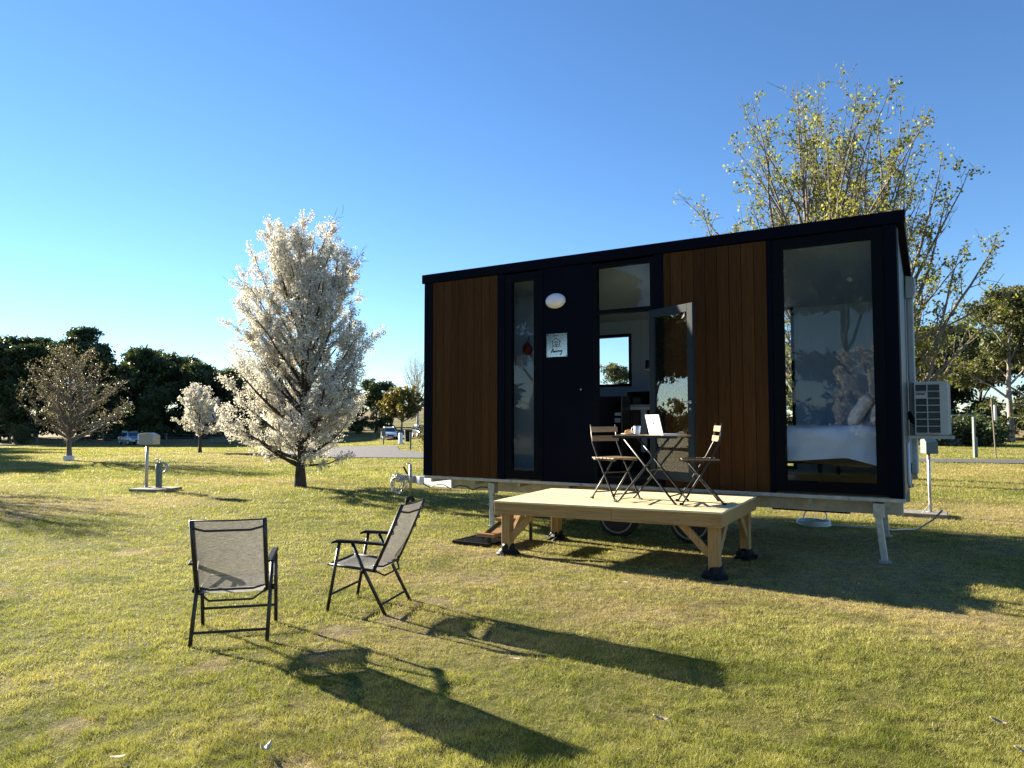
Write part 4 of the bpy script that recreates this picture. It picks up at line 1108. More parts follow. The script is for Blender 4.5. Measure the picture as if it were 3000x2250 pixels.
def leaf_mesh(name, P, size, mat, rs, elong=1.7, rnd=None, droop=0.0, fold=True):
    """kite-shaped leaves at points P, random orientation"""
    n = len(P); size = np.broadcast_to(size, (n,))[:, None]
    a = rs.normal(size=(n, 3)); a[:, 2] -= droop; a /= np.linalg.norm(a, axis=1, keepdims=True)
    b = rs.normal(size=(n, 3)); b -= (b * a).sum(1, keepdims=True) * a; b /= np.linalg.norm(b, axis=1, keepdims=True)
    c = np.cross(a, b)
    L = size * (0.7 + 0.6 * rs.rand(n, 1)); Wd = L / elong
    v0 = P; v1 = P + a * L * 0.45 + b * Wd * 0.5 + c * L * 0.10; v2 = P + a * L; v3 = P + a * L * 0.45 - b * Wd * 0.5 + c * L * 0.10
    V = np.stack([v0, v1, v2, v3], 1).reshape(-1, 3)
    F = np.arange(4 * n).reshape(n, 4)
    r = rs.rand(n) if rnd is None else rnd
    return np_mesh(name, V, F, {'rnd': np.repeat(r, 4)}, mat)

def walk(rs, p, d, length, n, wander, up, grav=0.0):
    pts = [np.array(p, float)]; d = np.array(d, float); d /= np.linalg.norm(d)
    for i in range(n):
        d = d + rs.normal(size=3) * wander + np.array([0, 0, up]) - np.array([0, 0, grav]) * (i / n)
        d /= np.linalg.norm(d)
        pts.append(pts[-1] + d * length / n)
    return np.array(pts)

def perp_dir(rs, d, ang):
    d = d / np.linalg.norm(d)
    r = rs.normal(size=3); r -= r.dot(d) * d; r /= np.linalg.norm(r)
    return d * math.cos(ang) + r * math.sin(ang)

def env_len(p, d, H, env, zmax=None):
    """distance along d until leaving the envelope"""
    s = 0.0
    for _ in range(60):
        s += H / 60
        q = p + d * s
        t = q[2] / H
        if t >= 1 or t < 0.04 or math.hypot(q[0], q[1]) > (env(t, math.atan2(q[1], q[0])) if env is pear_env else env(t)): break
    return s

def ascending_tree(seed, H, env, trunk_h, n_prim, prim_ang, r0, sec_step=0.28, twig_step=0.16, sec_len=0.32, twig_len=0.3, start=0.08, sides=7, top_start=0.8, apow=0.8, tip=0.75):
    """many upswept limbs from a short trunk; returns branches and twig sample points"""
    rs = np.random.RandomState(seed); B = []; PTS = []; limbs = []
    trunk = walk(rs, (0, 0, 0), (0, 0, 1), H * 0.96, 14, 0.035, 0.05)
    tr = r0 * np.linspace(1, 0.06, 15) ** 1.15; tr[0] *= 1.35
    B.append((trunk, tr, 9)); limbs.append((trunk, tr, 0))
    for k in range(n_prim):
        f = start + (top_start - start) * ((k + rs.rand()) / n_prim) ** 1.25
        i = f * 14; i0 = int(i); p = trunk[i0] + (trunk[min(14, i0 + 1)] - trunk[i0]) * (i - i0)
        az = k * 2.399 + rs.normal() * 0.3
        ang = prim_ang[0] + (prim_ang[1] - prim_ang[0]) * (1 - f) ** apow + rs.normal() * 0.07
        d = np.array([math.cos(az) * math.sin(ang), math.sin(az) * math.sin(ang), math.cos(ang)])
        L = env_len(p, d, H, env) * (0.85 + 0.25 * rs.rand())
        if L < 0.25: continue
        pts = walk(rs, p, d, L, 9, 0.07, 0.055 if f > 0.2 else 0.03)
        rr = min(r0 * 0.55, tr[i0] * 0.7) * (0.35 + 0.65 * min(1, L / (0.5 * H))) * np.linspace(1, 0.10, 10)
        B.append((pts, rr, 6)); limbs.append((pts, rr, 1))
    sec = []
    for pts, rr, lv in limbs:
        L = np.linalg.norm(np.diff(pts, axis=0), axis=1).sum(); n = max(2, int(L / sec_step))
        for j in range(n):
            f = (0.18 if lv else max(start, 0.15)) + (0.97 - (0.18 if lv else max(start, 0.15))) * (j + rs.rand()) / n
            i = f * (len(pts) - 1); i0 = min(int(i), len(pts) - 2); p = pts[i0] + (pts[i0 + 1] - pts[i0]) * (i - i0); d0 = pts[i0 + 1] - pts[i0]
            d = perp_dir(rs, d0, R(rs.uniform(28, 58))); d[2] += 0.18; d /= np.linalg.norm(d)
            l = sec_len * H * 0.3 * (0.4 + 0.8 * rs.rand()) * (1.15 - tip * f)
            q = p + d * l
            t = q[2] / H
            if t < 1 and math.hypot(q[0], q[1]) > (env(max(t, 0.02), math.atan2(q[1], q[0])) if env is pear_env else env(max(t, 0.02))) * 1.12: l *= 0.5
            sp = walk(rs, p, d, l, 5, 0.10, 0.06)
            B.append((sp, max(0.004, rr[i0] * 0.45) * np.linspace(1, 0.25, 6), 4)); sec.append(sp)
            PTS.append(np.concatenate([sp[2:], (sp[2:-1] + sp[3:]) / 2]))
    for sp in sec:
        L = np.linalg.norm(np.diff(sp, axis=0), axis=1).sum(); n = max(1, int(L / twig_step))
        for j in range(n):
            f = 0.2 + 0.8 * (j + rs.rand()) / n
            i = f * 5; i0 = min(int(i), 4); p = sp[i0] + (sp[i0 + 1] - sp[i0]) * (i - i0)
            d = perp_dir(rs, sp[i0 + 1] - sp[i0], R(rs.uniform(25, 70))); d[2] += 0.15; d /= np.linalg.norm(d)
            tw = walk(rs, p, d, twig_len * (0.4 + 0.9 * rs.rand()), 3, 0.12, 0.05)
            B.append((tw, np.array([0.006, 0.005, 0.004, 0.003]) * (H / 7.5), 3)); PTS.append(tw[1:])
    return B, np.concatenate(PTS), rs

def tree_obj(name, label, cat, loc, rz, sc, trunk_me, crown_me, group=None, crown='crown'):
    t = thing(name, label, cat, loc, rz, group)
    t.scale = (sc, sc, sc)
    obj('trunk', trunk_me, None, t)
    obj(crown, crown_me, None, t)
    return t

# --- flowering pear
def pear_env(t, az=0.0):
    zs = [0, .08, .11, .165, .25, .41, .57, .655, .8, .93, 1.0]
    rs_ = [.2, .7, 1.35, 1.8, 2.05, 2.15, 2.1, 1.9, 1.6, 1.25, .75]
    return float(np.interp(t, zs, rs_)) * (1.02 + 0.06 * math.sin(3 * az + 9 * t) + 0.08 * math.sin(7 * az - 17 * t))
B, P, rs = ascending_tree(21, 7.3, pear_env, 0.6, 74, (0.20, 1.30), 0.135, 0.20, 0.14, 0.36, 0.24, start=0.075, top_start=0.72, apow=1.5, tip=0.55)
pear_trunk = tubes_mesh('pear_trunk', B, M['bark_dark'])
keep = rs.rand(len(P)) < np.clip(12500 / len(P), 0, 1) * np.clip(1.25 - 0.0 * P[:, 2], 0, 1.3)
keep &= np.array([math.hypot(p[0], p[1]) < 1.06 * pear_env(min(1.0, p[2] / 7.3), math.atan2(p[1], p[0])) + 0.05 for p in P])
C = P[keep]
nfl = 11
FP = (C[:, None, :] + rs.normal(size=(len(C), nfl, 3)) * (0.026 + 0.034 * rs.rand(len(C), 1, 1))).reshape(-1, 3)
rn = np.clip(rs.rand(len(FP)) * 0.9 + 0.1 * rs.rand(len(FP)), 0, 1)
pear_bloom = leaf_mesh('pear_bloom', FP, 0.042, M['blossom'], rs, 1.15, rn)
tree_obj('blossom_tree', 'large flowering pear tree full of white blossom on the lawn', 'tree', (-5.44, 18.34, 0), 4.1, 0.95, pear_trunk, pear_bloom, crown='blossom')
# small one: its own mesh, rounder
def pear2_env(t): return float(np.interp(t, [0, 0.2, 0.35, 0.6, 0.85, 1.0], [0.3, 1.0, 1.45, 1.45, 1.0, 0.3]))
B, P, rs = ascending_tree(5, 4.0, pear2_env, 0.7, 26, (0.35, 1.2), 0.09, 0.24, 0.14, 0.42, 0.20, start=0.2)
pear2_trunk = tubes_mesh('small_pear_trunk', B, M['bark_dark'])
C = P[rs.rand(len(P)) < min(1, 3000 / len(P))]
FP = (C[:, None, :] + rs.normal(size=(len(C), 8, 3)) * 0.05).reshape(-1, 3)
pear2_bloom = leaf_mesh('small_pear_bloom', FP, 0.075, M['blossom'], rs, 1.15)
tree_obj('blossom_tree', 'small round white blossom tree left of the large one', 'tree', (-17.5, 39.96, tz(-17.5, 39.96)), 0.0, 1.0, pear2_trunk, pear2_bloom, crown='blossom')
tree_obj('blossom_tree', 'small white blossom tree behind the camera, mirrored in the bedroom window', 'tree', (-6.6, -6.5, 0), 1.0, 1.15, pear2_trunk, pear2_bloom, crown='blossom')


# --- half-bare tree on the left
def bare_env(t): return float(np.interp(t, [0, 0.18, 0.35, 0.55, 0.8, 1.0], [0.3, 2.1, 2.75, 2.55, 1.5, 0.3]))
B, P, rs = ascending_tree(8, 5.25, bare_env, 0.9, 44, (0.4, 1.30), 0.11, 0.19, 0.11, 0.46, 0.28, start=0.15)
bt = tubes_mesh('bare_tree_trunk', B, M['bark_grey'])
C = P[rs.rand(len(P)) < min(1, 9000 / len(P))]
bl = leaf_mesh('bare_tree_buds', C + rs.normal(size=C.shape) * 0.03, 0.056, M['bud_leaf'], rs, 1.5)
tb2 = tree_obj('budding_tree', 'half bare brown budding tree with a white trunk guard at left', 'tree', (-19.2, 30.9, tz(-19.2, 30.9)), 0.3, 1.0, bt, bl)
tree_obj('budding_tree', 'half bare tree just beyond the left edge, its thin shade crossing the lawn', 'tree', (-16.4, 18.5, 0), 2.0, 0.9, bt, leaf_mesh('sparse_buds', C[::4], 0.085, M['bud_leaf'], rs, 1.5))
bm = BM(); box(bm, -0.17, 0.17, -0.17, 0.17, 0.0, 0.22); obj('trunk_guard', bm, M['white_paint'], tb2)

# --- maples behind the cabin: fans of upright limbs, sparse young leaves
def fan_env(t): return float(np.interp(t, [0, 0.15, 0.35, 0.6, 0.8, 0.93, 1.0], [0.3, 1.8, 3.6, 3.9, 2.9, 1.5, 0.4]))
def maple(seed, H, n_prim, leaves, lsize=0.15):
    B, P, rs = ascending_tree(seed, H, lambda t: fan_env(t) * H / 11.5, 1.0, n_prim, (0.12, 0.92), 0.15, 0.40, 0.26, 0.34, 0.45, start=0.10, top_start=0.62, apow=1.3, tip=0.6)
    tm = tubes_mesh('maple_trunk', B, M['bark_grey'])
    n = int(leaves)
    # leaves gather in tufts
    C = P[rs.randint(0, len(P), n // 5)]
    Q = (C[:, None, :] + rs.normal(size=(len(C), 5, 3)) * 0.07).reshape(-1, 3)
    tuft = np.repeat(rs.rand(len(C)), 5)
    lm_ = leaf_mesh('maple_leaves', Q, lsize, M['young_leaf'], rs, 1.15, np.clip(0.7 * tuft + 0.3 * rs.rand(len(Q)), 0, 1))
    return tm, lm_
ma = maple(31, 12.5, 40, 11000, 0.085); mb = maple(44, 11.9, 46, 15000, 0.085)
tree_obj('maple_tree', 'tall sparse young leaved tree rising behind the cabin roof', 'tree', (8.85, 20.2, 0), 0.4, 0.96, *ma, group='young leaved trees behind the cabin')
tree_obj('maple_tree', 'spreading young leaved tree right of the cabin end', 'tree', (11.6, 20.8, 0), 2.0, 1.04, *mb, group='young leaved trees behind the cabin').rotation_euler = (0, R(12), 2.0)

# --- eucalypts
def gum(seed, H, trunk_frac, n_limb, mat_l, mat_t, nleaf, lsize, clump_r=1.5, width=0.32, low=0.0):
    rs = np.random.RandomState(seed); B = []
    tr = walk(rs, (0, 0, 0), (rs.normal() * 0.05, rs.normal() * 0.05, 1), H * 0.86, 12, 0.05, 0.05)
    r0 = 0.020 * H; rad = r0 * np.linspace(1, 0.12, 13); rad[0] *= 1.3
    B.append((tr, rad, 8)); clumps = [(tr[-1], clump_r * 1.1)]
    for k in range(n_limb):
        f = trunk_frac + (0.95 - trunk_frac) * (k + rs.rand()) / n_limb
        i = f * 12; i0 = min(int(i), 11); p = tr[i0] + (tr[i0 + 1] - tr[i0]) * (i - i0)
        az = k * 2.399 + rs.normal() * 0.4; ang = rs.uniform(0.45, 1.05)
        d = np.array([math.cos(az) * math.sin(ang), math.sin(az) * math.sin(ang), math.cos(ang)])
        L = H * width * (0.55 + 0.6 * rs.rand()) * (1.15 - 0.6 * (f - trunk_frac) / (1 - trunk_frac))
        lp_ = walk(rs, p, d, L, 7, 0.16, 0.03)
        B.append((lp_, rad[i0] * 0.55 * np.linspace(1, 0.15, 8), 5)); clumps.append((lp_[-1], clump_r * rs.uniform(0.7, 1.25)))
        for s in range(3):
            q = lp_[3 + s]; d2 = perp_dir(rs, lp_[4 + s] - lp_[3 + s], R(rs.uniform(30, 65))); d2[2] += 0.25; d2 /= np.linalg.norm(d2)
            sp = walk(rs, q, d2, L * 0.42 * (0.6 + 0.6 * rs.rand()), 4, 0.15, 0.03)
            B.append((sp, rad[i0] * 0.25 * np.linspace(1, 0.2, 5), 4)); clumps.append((sp[-1], clump_r * rs.uniform(0.55, 0.95)))
    for k in range(int(low)):
        f = rs.uniform(0.12, trunk_frac); i0 = int(f * 12); az = rs.rand() * 6.28
        sp = walk(rs, tr[i0], (math.cos(az), math.sin(az), 0.3), H * 0.18 * (0.5 + rs.rand()), 4, 0.12, 0.0)
        B.append((sp, rad[i0] * 0.15 * np.linspace(1, 0.2, 5), 4)); clumps.append((sp[-1], clump_r * rs.uniform(0.6, 0.9)))
    tm = tubes_mesh('gum_trunk', B, mat_t)
    wts = np.array([c[1] ** 2 for c in clumps]); ids = rs.choice(len(clumps), nleaf, p=wts / wts.sum())
    cen = np.array([c[0] for c in clumps])[ids]; cr = np.array([c[1] for c in clumps])[ids]
    v = rs.normal(size=(nleaf, 3)); v /= np.linalg.norm(v, axis=1, keepdims=True)
    # sub-clumps give light and dark tufts
    sub = rs.randint(0, 9, nleaf); key = ids * 9 + sub
    sc_ = rs.normal(size=(len(clumps) * 9, 3)); sc_ /= np.linalg.norm(sc_, axis=1, keepdims=True); sc_ *= rs.uniform(0.3, 0.95, (len(sc_), 1))
    pos = cen + (sc_[key] + v * (rs.rand(nleaf, 1) ** 0.6) * 0.42) * cr[:, None] * np.array([[1.0, 1.0, 0.62]])
    tone = rs.rand(len(clumps) * 9)
    rnd = np.clip(0.55 * tone[key] + 0.45 * rs.rand(nleaf), 0, 1)
    lm_ = leaf_mesh('gum_leaves', pos, lsize, mat_l, rs, 2.2, rnd, droop=0.5)
    return tm, lm_
gd = [gum(51, 15.5, 0.42, 12, M['gum_dark'], M['bark_dark'], 16000, 0.46, 1.8, 0.35, 14), gum(52, 13.0, 0.33, 12, M['gum_dark'], M['bark_dark'], 16000, 0.46, 1.9, 0.37, 15),
      gum(53, 11.0, 0.25, 12, M['gum_dark'], M['bark_dark'], 16000, 0.46, 1.9, 0.40, 16)]
go = [gum(61, 14.0, 0.30, 10, M['gum_olive'], M['bark_gum'], 11000, 0.34, 1.5, 0.30, 10), gum(62, 11.0, 0.26, 10, M['gum_olive'], M['bark_gum'], 10000, 0.32, 1.35, 0.30, 10)]
rr = random.Random(4)
def gum_at(pair, x, y, s, label, group):
    return tree_obj('gum_tree', label, 'tree', (x, y, tz(x, y) - 0.05), rr.uniform(0, 6.28), s, *pair, group=group)
LG = 'dark eucalypts along the left tree line'
def px_x(px, d): return (px - 1106.0) / 1534.0 * d
# (image column used only to find the bearing; each stands at its own distance)
gum_at(gd[0], -63.3, 104, 1.12, 'tallest dark eucalypt with a domed crown in the left tree line', LG)
row = [(-79, 104, 1, 1.2), (-74.5, 107, 0, 1.06), (-69.8, 103, 2, 1.2), (-66.5, 110, 1, 1.05), (-60, 102, 2, 1.2), (-54.5, 104, 2, 1.15), (-51.5, 110, 1, 0.86), (-47.5, 106, 2, 0.96), (-44.5, 112, 2, 0.88), (-41.5, 108, 2, 0.78), (-38, 112, 2, 0.68),
       (-77, 115, 0, 1.1), (-68, 117, 0, 0.92), (-61, 118, 1, 1.0), (-55, 120, 2, 1.1), (-49.5, 119, 1, 0.82), (-34.5, 114, 2, 0.62), (-70, 99, 2, 0.75), (-57.5, 100.5, 2, 0.7), (-45.5, 102, 2, 0.62), (-50.5, 101, 2, 0.62), (-31, 118, 2, 0.6),
       (-72, 121, 0, 0.95), (-64.5, 122, 0, 0.95), (-57.5, 112, 1, 1.05), (-53, 115, 1, 0.92), (-46, 116, 1, 0.78), (-42.5, 117, 2, 0.82), (-83, 112, 0, 1.1), (-37, 119, 2, 0.66), (-27, 121, 2, 0.62), (-22.8, 125, 2, 0.55), (-29.5, 113, 2, 0.55), (-24.3, 111, 2, 0.42), (-20.0, 115, 2, 0.42)]
for x, y, k, s in row:
    gum_at(gd[k], x, y, s, 'dark eucalypt in the shaded tree line on the left', LG)
# off-frame trees of the same line for lawn shadows; nearest ones added to darken the door's reflection
for x, y, k, s in ((-39, 41, 2, 0.85), (-44, 47, 2, 0.8), (-58, 63, 0, 0.9), (-66, 74, 1, 1.0), (-35, 19, 1, 0.75), (-78, 88, 0, 1.0), (-52, 57, 1, 0.85), (-31, 13.5, 2, 0.9), (-36, 14, 1, 0.9), (-30, 9, 1, 0.7)):
    gum_at(gd[k], x, y, s, 'dark eucalypt beyond the left edge, out of view, for lawn shade and a dark door reflection', LG)
# behind the camera: seen in the window reflections
for x, y, k, s in ((-15, -16, 0, 0.95), (-27, -4, 1, 0.9), (-22, -14, 0, 0.9), (-9, -24, 1, 1.1), (-33, -12, 0, 0.95)):
    gum_at(gd[k], x, y, s, 'dark eucalypt behind the camera, mirrored in the cabin windows', 'eucalypts behind the camera')
# right side
RG = 'olive eucalypts on the right'
for x, y, k, s, lab in ((42, 60, 0, 1.0, None), (46.5, 64, 0, 1.06, None), (37, 66, 1, 1.0, None), (51, 66, 1, 1.15, None), (33, 72, 1, 0.95, None), (40, 76, 0, 0.9, None), (56, 74, 0, 1.05, None), (47, 82, 0, 0.95, None), (28, 80, 1, 0.9, None), (60, 66, 1, 1.1, None)):
    gum_at(go[k], x, y, s, 'olive green eucalypt in the stand right of the cabin', RG)
for x, y, k, s in ((38.5, 79, 1, 0.8), (44, 84, 1, 0.95), (49.5, 80, 2, 1.1), (55, 84, 1, 1.0), (34, 84, 2, 0.95), (61, 80, 1, 1.1), (66, 86, 0, 0.95), (52.5, 90, 0, 0.95), (41, 90, 1, 0.95)):
    gum_at(gd[k], x, y, s, 'dark eucalypt at the back of the stand right of the cabin', 'dark eucalypts behind the right hand stand')
for x, y, k, s, lab in ((5, 70, 1, 0.62, 'round gum seen through the rear kitchen window'), (11.5, 74, 0, 0.62, 'olive gum hidden behind the cabin beyond the road')):
    gum_at(go[k], x, y, s, lab, 'gums behind the cabin')
# middle distance
gum_at(gd[1], -21.5, 112, 0.66, 'dark dense conifer like tree between the blossom tree and the cabin', None)
B, P, rs = ascending_tree(71, 6.8, lambda t: float(np.interp(t, [0, 0.2, 0.3, 0.6, 0.9, 1], [0.3, 2.2, 3.8, 4.0, 2.2, 0.4])), 1.2, 26, (0.45, 1.35), 0.16, 0.5, 0.3, 0.4, 0.4, start=0.26)
ot = tubes_mesh('olive_tree_trunk', B, M['bark_grey']); Cn = P[rs.randint(0, len(P), 2600)]
ol = leaf_mesh('olive_tree_leaves', (Cn[:, None, :] + rs.normal(size=(len(Cn), 4, 3)) * 0.16).reshape(-1, 3), 0.26, M['olive_leaf'], rs, 1.4)
tree_obj('shade_tree', 'golden olive round headed tree just left of the cabin corner', 'tree', (-16.6, 107, tz(-16.6, 107)), 0.4, 1.0, ot, ol)
B, P, rs = ascending_tree(72, 12.0, lambda t: float(np.interp(t, [0, 0.2, 0.5, 0.8, 1], [0.5, 3.0, 4.4, 3.2, 0.6])), 2.0, 34, (0.2, 0.8), 0.2, 0.5, 0.35, 0.4, 0.6, start=0.2)
pt_ = tubes_mesh('pale_tree_trunk', B, M['pale_twig']); Cn = P[rs.randint(0, len(P), 1500)]
tree_obj('bare_tree', 'pale leafless tree rising behind the golden olive tree', 'tree', (-17.0, 128, tz(-17, 128)), 0.0, 1.1, pt_, leaf_mesh('pale_buds', Cn, 0.12, M['bud_leaf'], rs, 1.4))
# shrubs
def shrub(seed, H, r, mat, n, ls):
    rs = np.random.RandomState(seed); B = []; P = []
    for k in range(16):
        az = rs.rand() * 6.28; ang = rs.uniform(0.1, 1.1)
        b = walk(rs, (0.05 * math.cos(az), 0.05 * math.sin(az), 0), (math.cos(az) * math.sin(ang), math.sin(az) * math.sin(ang), math.cos(ang)), H * (0.7 + 0.4 * rs.rand()), 6, 0.12, 0.03)
        b[:, :2] *= r / H; B.append((b, 0.02 * np.linspace(1, 0.2, 7), 4)); P.append(b[2:])
    P = np.concatenate(P); Q = P[rs.randint(0, len(P), n)] + rs.normal(size=(n, 3)) * np.array([r * 0.2, r * 0.2, H * 0.14]); Q[:, 2] = np.abs(Q[:, 2])
    return tubes_mesh('shrub_stems', B, M['bark_dark']), leaf_mesh('shrub_leaves', Q, ls, mat, rs, 1.8)
sA = shrub(81, 1.5, 1.1, M['gum_olive'], 2600, 0.13); sB = shrub(82, 2.1, 2.4, M['gum_dark'], 4200, 0.22)
tree_obj('shrub', 'grey green round shrub beside the road at the cabin corner', 'shrub', (-4.9, 43.0, 0), 0, 0.95, *sA, crown='foliage')
tree_obj('shrub', 'dark spreading bush in front of the far shed', 'shrub', (32.2, 49.0, 0), 0, 1.0, *sB, crown='foliage')
tree_obj('shrub', 'dark low bush left of the far shed post', 'shrub', (29.6, 49.8, 0), 1.4, 0.95, *sB, crown='foliage')
tree_obj('shrub', 'dark low bush under the small blossom tree', 'shrub', (-21.5, 62.0, tz(-21.5, 62)), 2.2, 0.8, *sB, crown='foliage')
tree_obj('shrub', 'small leafy bush near the left edge by the fence', 'shrub', (-63.5, 92.0, tz(-63.5, 92)), 0.6, 1.5, *sA, crown='foliage')

# ------------------------------------------------------------------ cars
def suv(label, paint, x, y, rz, group='cars parked in the distance'):
    """local x = forward, length 4.6 m"""
    t = thing('parked_car', label, 'car', (x, y, tz(x, y)), rz, group)
    secs = [(-2.28, .45, .85, .90, .80, .70), (-2.22, .32, .98, 1.06, .88, .76), (-1.98, .28, 1.02, 1.58, .92, .66), (-1.2, .26, 1.02, 1.68, .93, .66), (-0.2, .26, 1.00, 1.68, .93, .66), (0.35, .26, 1.00, 1.58, .93, .66),
            (1.05, .26, 0.99, 1.06, .93, .78), (1.75, .28, 0.92, 0.97, .91, .72), (2.15, .32, 0.80, 0.86, .85, .66), (2.28, .42, 0.66, 0.70, .76, .60)]
    bm = BM(); rings = []
    for (sx, zl, zb, zt, wb, wt) in secs:
        rings.append([bm.verts.new(p) for p in ((sx, -wb * 0.94, zl), (sx, -wb, (zl + zb) / 2), (sx, -wb * 0.97, zb), (sx, -wt, zt), (sx, wt, zt), (sx, wb * 0.97, zb), (sx, wb, (zl + zb) / 2), (sx, wb * 0.94, zl))])
    for a, b in zip(rings, rings[1:]):
        for k in range(8): bm.faces.new((a[k], a[(k + 1) % 8], b[(k + 1) % 8], b[k]))
    bm.faces.new(rings[0]); bm.faces.new(rings[-1][::-1])
    obj('body', bm, paint, t, bevel=0.05)
    def quad(name, pts, mat, off=0.02):
        bm = BM(); P = [Vector(p) for p in pts]; nrm = (P[1] - P[0]).cross(P[2] - P[0]).normalized()
        c = sum(P, Vector()) / len(P)
        if nrm.dot(c - Vector((0, 0, 0.9))) < 0: nrm = -nrm
        a = [bm.verts.new(p + nrm * off) for p in P]; b = [bm.verts.new(p - nrm * 0.03) for p in P]
        bm.faces.new(a); bm.faces.new(b[::-1]); n = len(P)
        for i in range(n): bm.faces.new((a[i], b[i], b[(i + 1) % n], a[(i + 1) % n]))
        return obj(name, bm, mat, t)
    quad('windscreen', [(0.40, -.62, 1.54), (0.40, .62, 1.54), (1.00, .74, 1.08), (1.00, -.74, 1.08)], M['car_glass'])
    quad('rear_window', [(-2.0, -.60, 1.52), (-2.0, .60, 1.52), (-2.19, .72, 1.12), (-2.19, -.72, 1.12)], M['car_glass'])
    for s in (-1, 1):
        for (xa, xb, xc, xd) in ((-1.85, -1.10, -1.02, -1.98), (-1.0, -0.15, -0.10, -0.95), (-0.08, 0.28, 0.86, -0.02)):
            quad('side_window', [(xa, .675 * s, 1.57), (xb, .675 * s, 1.57), (xc, .895 * s, 1.05), (xd, .895 * s, 1.05)], M['car_glass'])
        quad('headlight', [(2.10, .55 * s, .80), (2.10, .82 * s, .78), (2.20, .78 * s, .66), (2.26, .52 * s, .68)], M['lamp_lens'])
        bm = BM(); box(bm, 0.70, 0.86, 0.93 * s - 0.09, 0.93 * s + 0.09, 1.05, 1.17); obj('mirror', bm, paint, t, bevel=0.02)
        bm = BM(); beam(bm, (-1.7, .60 * s, 1.72), (0.1, .60 * s, 1.72), 0.04, 0.05); obj('roof_rail', bm, M['galv'], t)
        for wx in (-1.38, 1.42):
            w = obj('wheel', lathe(BM(), [(0.22, -0.11), (0.33, -0.11), (0.36, -0.06), (0.36, 0.06), (0.33, 0.11), (0.22, 0.11)], 20, Matrix.Translation((wx, 0.83 * s, 0.36)) @ Matrix.Rotation(R(90), 4, 'X')), M['rubber'], t, True)
            obj('rim', lathe(BM(), [(0.22, -0.112), (0.20, -0.118), (0.05, -0.105), (0.05, 0.105), (0.20, 0.118), (0.22, 0.112)], 16, Matrix.Translation((wx, 0.83 * s, 0.36)) @ Matrix.Rotation(R(90), 4, 'X')), M['galv'], w)
    quad('grille', [(2.275, -.42, .66), (2.275, .42, .66), (2.285, .40, .50), (2.285, -.40, .50)], M['black_plastic'])
    obj('bumper', bx(2.16, 2.34, -0.80, 0.80, 0.30, 0.46), M['black_plastic'], t, bevel=0.05)
    obj('number_plate', bx(2.341, 2.35, -0.19, 0.19, 0.37, 0.45), M['white_paint'], t)
    return t
suv('silver estate car parked before the dark trees at left', M['silver_car'], -48.6, 91.0, R(-42))
suv('white car parked beyond the road left of the cabin', M['white_car'], -16.4, 95.0, R(-75))
suv('dark car parked right of the white car', M['dark_car'], -12.2, 96.0, R(-70))

# ------------------------------------------------------------------ posts, signs, shed, fence
def round_post(name, label, x, y, h, r, mat, cat='post', group=None):
    o = obj(name, lathe(BM(), [(r, -0.1), (r, h - 0.01), (r * 0.8, h)], 10), mat, None)
    o.location = (x, y, tz(x, y)); return tag(o, label, cat, group)
sp_ = thing('sign_post', 'thin leaning sign post seen edge on at the right', 'sign', (22.2, 32.7, 0), R(10))
bm = BM(); tube(bm, [(0, 0, 0), (-0.14, 0, 2.75)], 0.03, 8); obj('pole', bm, M['fence_wood'], sp_)
obj('sign_plate', bx(-0.02, 0.10, -0.012, 0.012, 1.75, 2.45), M['white_paint'], sp_)
mp_ = thing('timber_post', 'square two tone timber post beyond the air conditioner', 'post', (21.43, 33.0, 0), R(12))
obj('post', bx(-0.06, 0.04, -0.05, 0.05, 0, 1.9), M['tap_green'], mp_); obj('side_board', bx(0.042, 0.12, -0.05, 0.05, 0, 0.95), M['tap_green'], mp_)
shd = thing('shed', 'low pale green shed with a flat roof behind the dark bushes', 'shed', (31.5, 52.0, 0), R(-10))
obj('wall', bx(-3.0, 1.9, 0.0, 3.0, 0, 2.05), M['shed_wall'], shd)
obj('roof', bx(-3.4, 2.5, -0.9, 3.4, 2.08, 2.20), M['box_grey'], shd)
w_ = obj('window', bx(0.75, 1.55, -0.03, -0.001, 0.95, 1.75), M['black_gloss'], shd); obj('window_frame', bx(0.70, 1.60, -0.02, -0.0005, 0.90, 1.80), M['white_paint'], w_)
for x in (-2.6, 2.2): obj('veranda_post', bx(x - 0.05, x + 0.05, -0.8, -0.7, 0, 2.07), M['white_paint'], shd)
pt = thing('picnic_table', 'low picnic bench under the trees at the far right', 'bench', (43.5, 58.5, 0), R(20))
obj('bench_top', bx(-1.2, 1.2, -0.3, 0.3, 0.68, 0.74), M['fence_wood'], pt)
for x in (-0.9, 0.8): obj('leg', bx(x, x + 0.1, -0.25, 0.25, 0, 0.679), M['fence_wood'], pt)
rg = thing('road_sign', 'small dark sign on a post beside the gravel track', 'sign', (-9.7, 53.8, tz(-9.7, 53.8)), 0)
obj('post', bx(-0.04, 0.04, -0.04, 0.04, 0, 0.95), M['tap_green'], rg); obj('sign_plate', bx(-0.16, 0.16, -0.06, -0.041, 0.62, 1.25), M['tap_green'], rg)
bn = thing('bin', 'dark wheelie bin beyond the gravel road', 'bin', (-9.2, 63.0, tz(-9.2, 63)), 0.3)
obj('tub', prism(BM(), [(-0.25, 0.05), (0.25, 0.05), (0.31, 1.0), (-0.31, 1.0)], -0.3, 0.3), M['black_plastic'], bn, bevel=0.02); obj('lid', bx(-0.34, 0.34, -0.34, 0.32, 1.001, 1.06), M['black_plastic'], bn, bevel=0.02)
bo = thing('bollard', 'short white bollard beside the gravel road', 'bollard', (-8.5, 54.4, tz(-8.5, 54.4)))
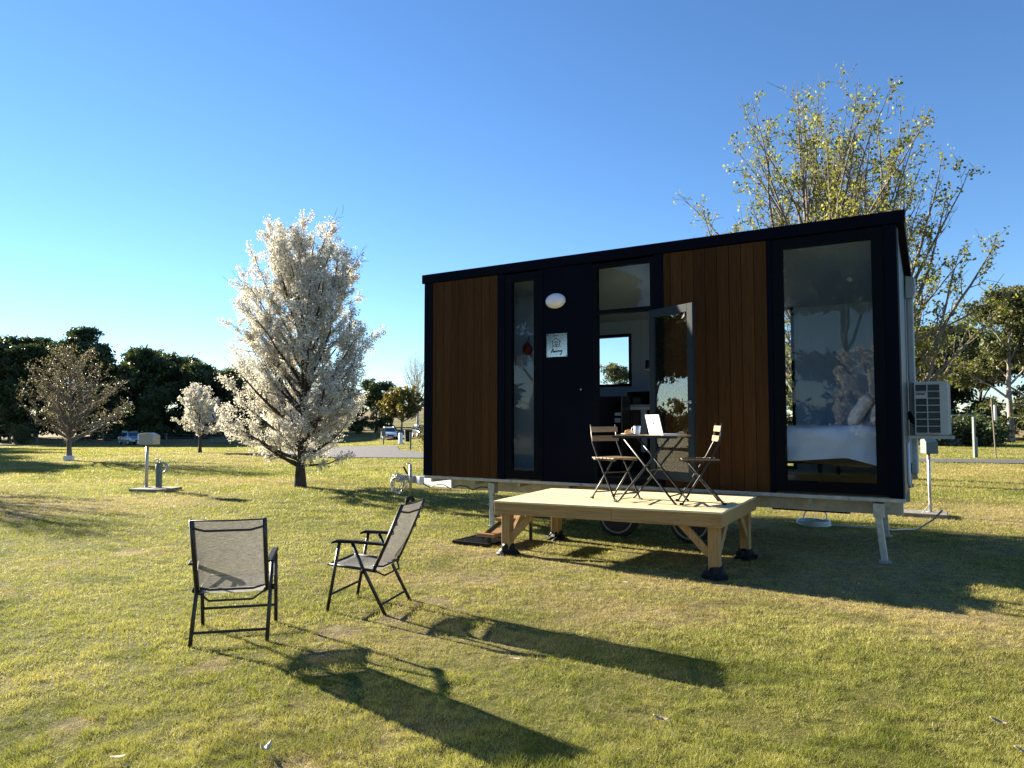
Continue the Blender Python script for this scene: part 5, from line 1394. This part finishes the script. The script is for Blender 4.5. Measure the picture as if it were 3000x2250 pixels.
obj('pillar', lathe(BM(), [(0.19, 0.0), (0.17, 0.05), (0.16, 0.80), (0.12, 0.86)], 14), M['white_paint'], bo, True); obj('foot', bx(-0.28, 0.28, -0.28, 0.28, -0.02, 0.04), M['concrete'], bo)
round_post('marker_post', 'dark marker post beside the round shrub', -6.07, 42.6, 1.05, 0.05, M['tap_green'])
fe = thing('paddock_fence', 'old post and wire fence in front of the left tree line', 'fence', (0, 0, 0))
fpts = [(-76 + 4.2 * k, 95.5 + 0.7 * math.sin(k * 1.3) + 0.04 * k) for k in range(10)]
for (x, y) in fpts:
    obj('post', lathe(BM(), [(0.09, -0.2), (0.085, 1.25), (0.06, 1.28)], 8, Matrix.Translation((x, y, tz(x, y)))), M['fence_wood'], fe)
for h in (0.45, 0.8, 1.15):
    bm = BM(); tube(bm, [(x, y - 0.09, tz(x, y) + h) for x, y in fpts], 0.008, 4); obj('wire', bm, M['galv'], fe)

# ------------------------------------------------------------------ fallen leaves on the lawn
def fallen(x, y, rz, L, mat, label, curl=0.3):
    bm = BM(); n = 7; rows = []
    for i in range(n):
        t = i / (n - 1); w = L * 0.20 * math.sin(math.pi * min(1, 0.06 + 0.92 * t)) ** 0.8
        x_ = (t - 0.5) * L; z_ = 0.032 + curl * L * (4 * (t - 0.5) ** 2) * 0.5
        rows.append([bm.verts.new((x_, -w, z_ + w * 0.35)), bm.verts.new((x_, 0, z_)), bm.verts.new((x_, w, z_ + w * 0.35))])
    for a, b in zip(rows, rows[1:]):
        bm.faces.new((a[0], a[1], b[1], b[0])); bm.faces.new((a[1], a[2], b[2], b[1]))
    o = obj('fallen_leaf', bm, mat, None, True); o.location = (x, y, 0.0); o.rotation_euler = (0.1, 0.15, rz)
    m = o.modifiers.new('solid', 'SOLIDIFY'); m.thickness = 0.0015
    return tag(o, label, 'leaf', 'fallen leaves on the lawn')
fallen(-1.24, 3.64, 1.3, 0.085, M['grey_leaf'], 'curled pale leaf standing up on the grass in the foreground', 0.9)
fallen(-1.93, 3.56, 0.7, 0.075, M['dead_leaf'], 'pale dry leaf lying left of the curled one')
fallen(0.02, 5.0, 0.4, 0.08, M['dead_leaf'], 'tan leaf between the two chair shadows')
fallen(0.82, 4.02, -0.3, 0.09, M['dead_leaf'], 'tan leaf right of the longest chair shadow')
fallen(2.66, 3.98, -0.7, 0.09, M['dead_leaf'], 'tan leaf in the lower right of the lawn')
fallen(2.55, 3.62, -0.4, 0.11, M['dead_leaf'], 'tan leaf near the lower right corner')
fallen(1.15, 7.35, 0.4, 0.08, M['grey_leaf'], 'pale leaf on the grass in front of the deck')
